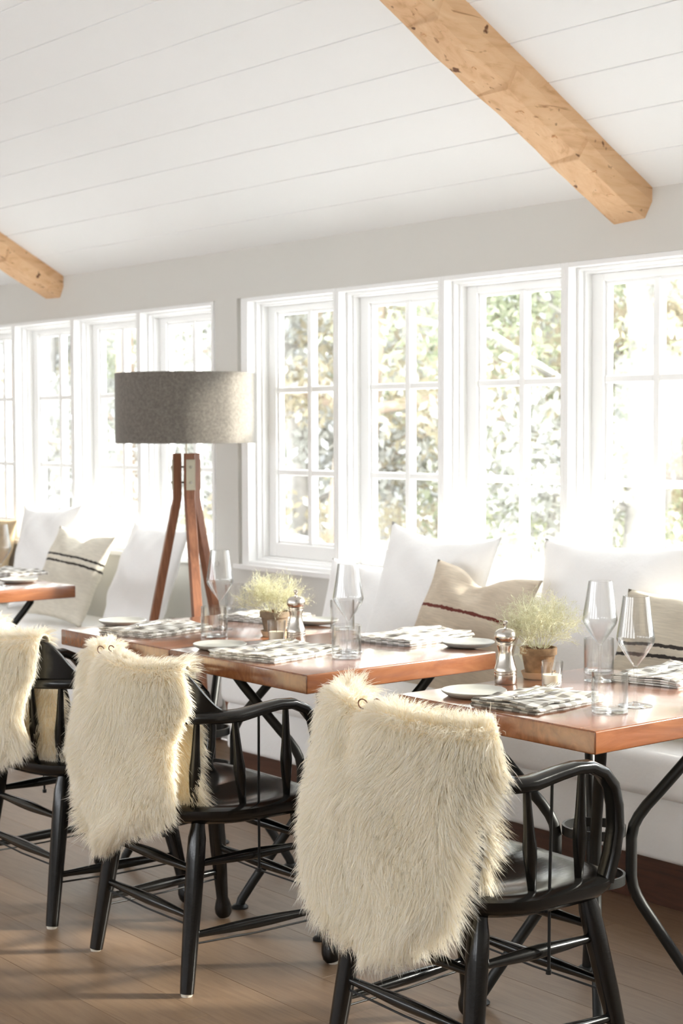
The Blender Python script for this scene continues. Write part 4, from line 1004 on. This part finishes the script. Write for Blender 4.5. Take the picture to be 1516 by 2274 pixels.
def potted_plant(p, lab, pot, sauc, R, Hh, seed, pr=0.047, ph=0.068):
    o = empty('potted_plant', (p[0], p[1], TZ + GAP), 0, lab, 'potted plant', 'small wiry plants in clay pots')
    s = MB(); s.lathe([(0.0, 0.0), (pr * 0.80, 0.0), (pr * 0.93, 0.015), (pr * 0.95, 0.0165), (pr * 0.90, 0.0165), (pr * 0.76, 0.005), (0.0, 0.005)], 40); s.build('saucer', sauc, o, smooth=40)
    q = MB(); q.lathe([(0.0, 0.0055), (pr * 0.66, 0.0055), (pr * 0.68, 0.007), (pr * 0.90, ph - 0.008), (pr * 0.99, ph - 0.008), (pr, ph + 0.008), (pr * 0.98, ph + 0.0095), (pr * 0.90, ph + 0.0095), (pr * 0.88, ph), (0.0, ph)], 44); q.build('pot', pot, o, smooth=40)
    e = MB(); rr = random.Random(seed)
    vs = [(0, 0, ph + 0.006)] ; NA = 30
    for r_ in (0.35, 0.7, 1.0):
        for k in range(NA): a = 2 * PI * k / NA; vs.append((pr * 0.885 * r_ * math.cos(a), pr * 0.885 * r_ * math.sin(a), ph + (0.0015 if r_ == 1 else 0.004 + rr.uniform(0, 0.006))))
    e.add(vs, [(0, 1 + k, 1 + (k + 1) % NA) for k in range(NA)] + [(1 + i * NA + k, 1 + (i + 1) * NA + k, 1 + (i + 1) * NA + (k + 1) % NA, 1 + i * NA + (k + 1) % NA) for i in range(2) for k in range(NA)]); e.build('soil', M['soil'], o)
    foliage(o, R, Hh, seed, ph + 0.004)

pz = lambda x, y: onz(x, y, TZ)
A_, B_, C_, D_ = 'on the table standing apart', 'on the dark potted plant\'s table', 'on the joined table by the lamp', 'on the table beyond the lamp'
# table standing apart
plate(pz(1052, 1545), 'small stoneware plate beside the front napkin ' + A_)
pepper_mill(pz(1122, 1517), 'brushed steel pepper mill by the terracotta pot ' + A_)
potted_plant(pz(1195, 1505), 'pale wiry plant in a weathered terracotta pot ' + A_, M['terracotta'], M['saucer'], 0.048, 0.150, 7)
votive(pz(1225, 1524), 'votive candle in a clear cup before the terracotta pot')
tumbler(pz(1353, 1583), 'clear tumbler at the front napkin end ' + A_)
tumbler(pz(1329, 1497), 'clear tumbler behind the tall wine glasses ' + A_, 0.038)
wine_glass(pz(1331, 1512), 'tall wine glass standing by the rear tumbler ' + A_)
wine_glass(pz(1410, 1568), 'tall wine glass between the front tumbler and the bench napkin ' + A_)
n1 = napkin([pz(1172, 1592), pz(1316, 1561), pz(1214, 1536), pz(1068, 1563)], 'grey gingham napkin on the chair side ' + A_, 1); cutlery(n1[0], n1[1], n1[2], False, 'on the chair side ' + A_)
n2 = napkin([pz(1468, 1534), pz(1600, 1503), pz(1520, 1480), pz(1394, 1508)], 'grey gingham napkin on the bench side ' + A_, 2); cutlery(n2[0], n2[1], n2[2], True, 'on the bench side ' + A_)
# table with the dark pot
plate(pz(488, 1440), 'small stoneware plate on the chair side ' + B_)
plate(pz(1039, 1435), 'small stoneware plate at the bench corner ' + B_)
pepper_mill(pz(657, 1426), 'brushed steel pepper mill beside the dark mossy pot')
potted_plant(pz(610, 1412), 'pale wiry plant in a dark mossy clay pot', M['darkpot'], M['saucer'], 0.075, 0.130, 8, 0.046, 0.066)
votive(pz(614, 1424), 'votive candle in a clear cup before the dark mossy pot')
tumbler(pz(769, 1462), 'clear tumbler on the chair side ' + B_)
tumbler(pz(760, 1398), 'clear tumbler on the bench side ' + B_, 0.038)
wine_glass(pz(773, 1457 - 8), 'tall wine glass by two tumblers ' + B_)
n3 = napkin([pz(572, 1478), pz(732, 1452), pz(640, 1430), pz(500, 1455)], 'grey gingham napkin on the chair side ' + B_, 3); cutlery(n3[0], n3[1], n3[2], False, 'on the chair side ' + B_)
n4 = napkin([pz(880, 1440), pz(1028, 1417), pz(950, 1400), pz(815, 1420)], 'grey gingham napkin on the bench side ' + B_, 4); cutlery(n4[0], n4[1], n4[2], True, 'on the bench side ' + B_)
plate(pz(704, 1385), 'small stoneware plate on the bench side behind the pepper mill', 0.07)
# joined table by the lamp
plate(pz(272, 1386), 'small stoneware plate on the chair side ' + C_)
n5 = napkin([pz(312, 1421), pz(446, 1401), pz(381, 1385), pz(246, 1406)], 'grey gingham napkin on the chair side ' + C_, 5); cutlery(n5[0], n5[1], n5[2], False, 'on the chair side ' + C_)
tumbler(pz(476, 1414), 'clear tumbler on the chair side ' + C_)
tumbler(pz(523, 1357), 'clear tumbler on the bench side ' + C_, 0.036)
wine_glass(pz(489, 1397), 'tall wine glass by two tumblers ' + C_)
n6 = napkin([pz(572, 1391), pz(660, 1376), pz(612, 1360), pz(526, 1372)], 'grey gingham napkin half hidden behind the dark mossy pot', 6)
# table beyond the lamp
plate(pz(42, 1293), 'small stoneware plate ' + D_)
n7 = napkin([pz(10, 1284), pz(82, 1277), pz(40, 1266), pz(-50, 1272)], 'pale gingham napkin ' + D_, 7)
wine_glass(pz(2, 1302), 'tall wine glass ' + D_)
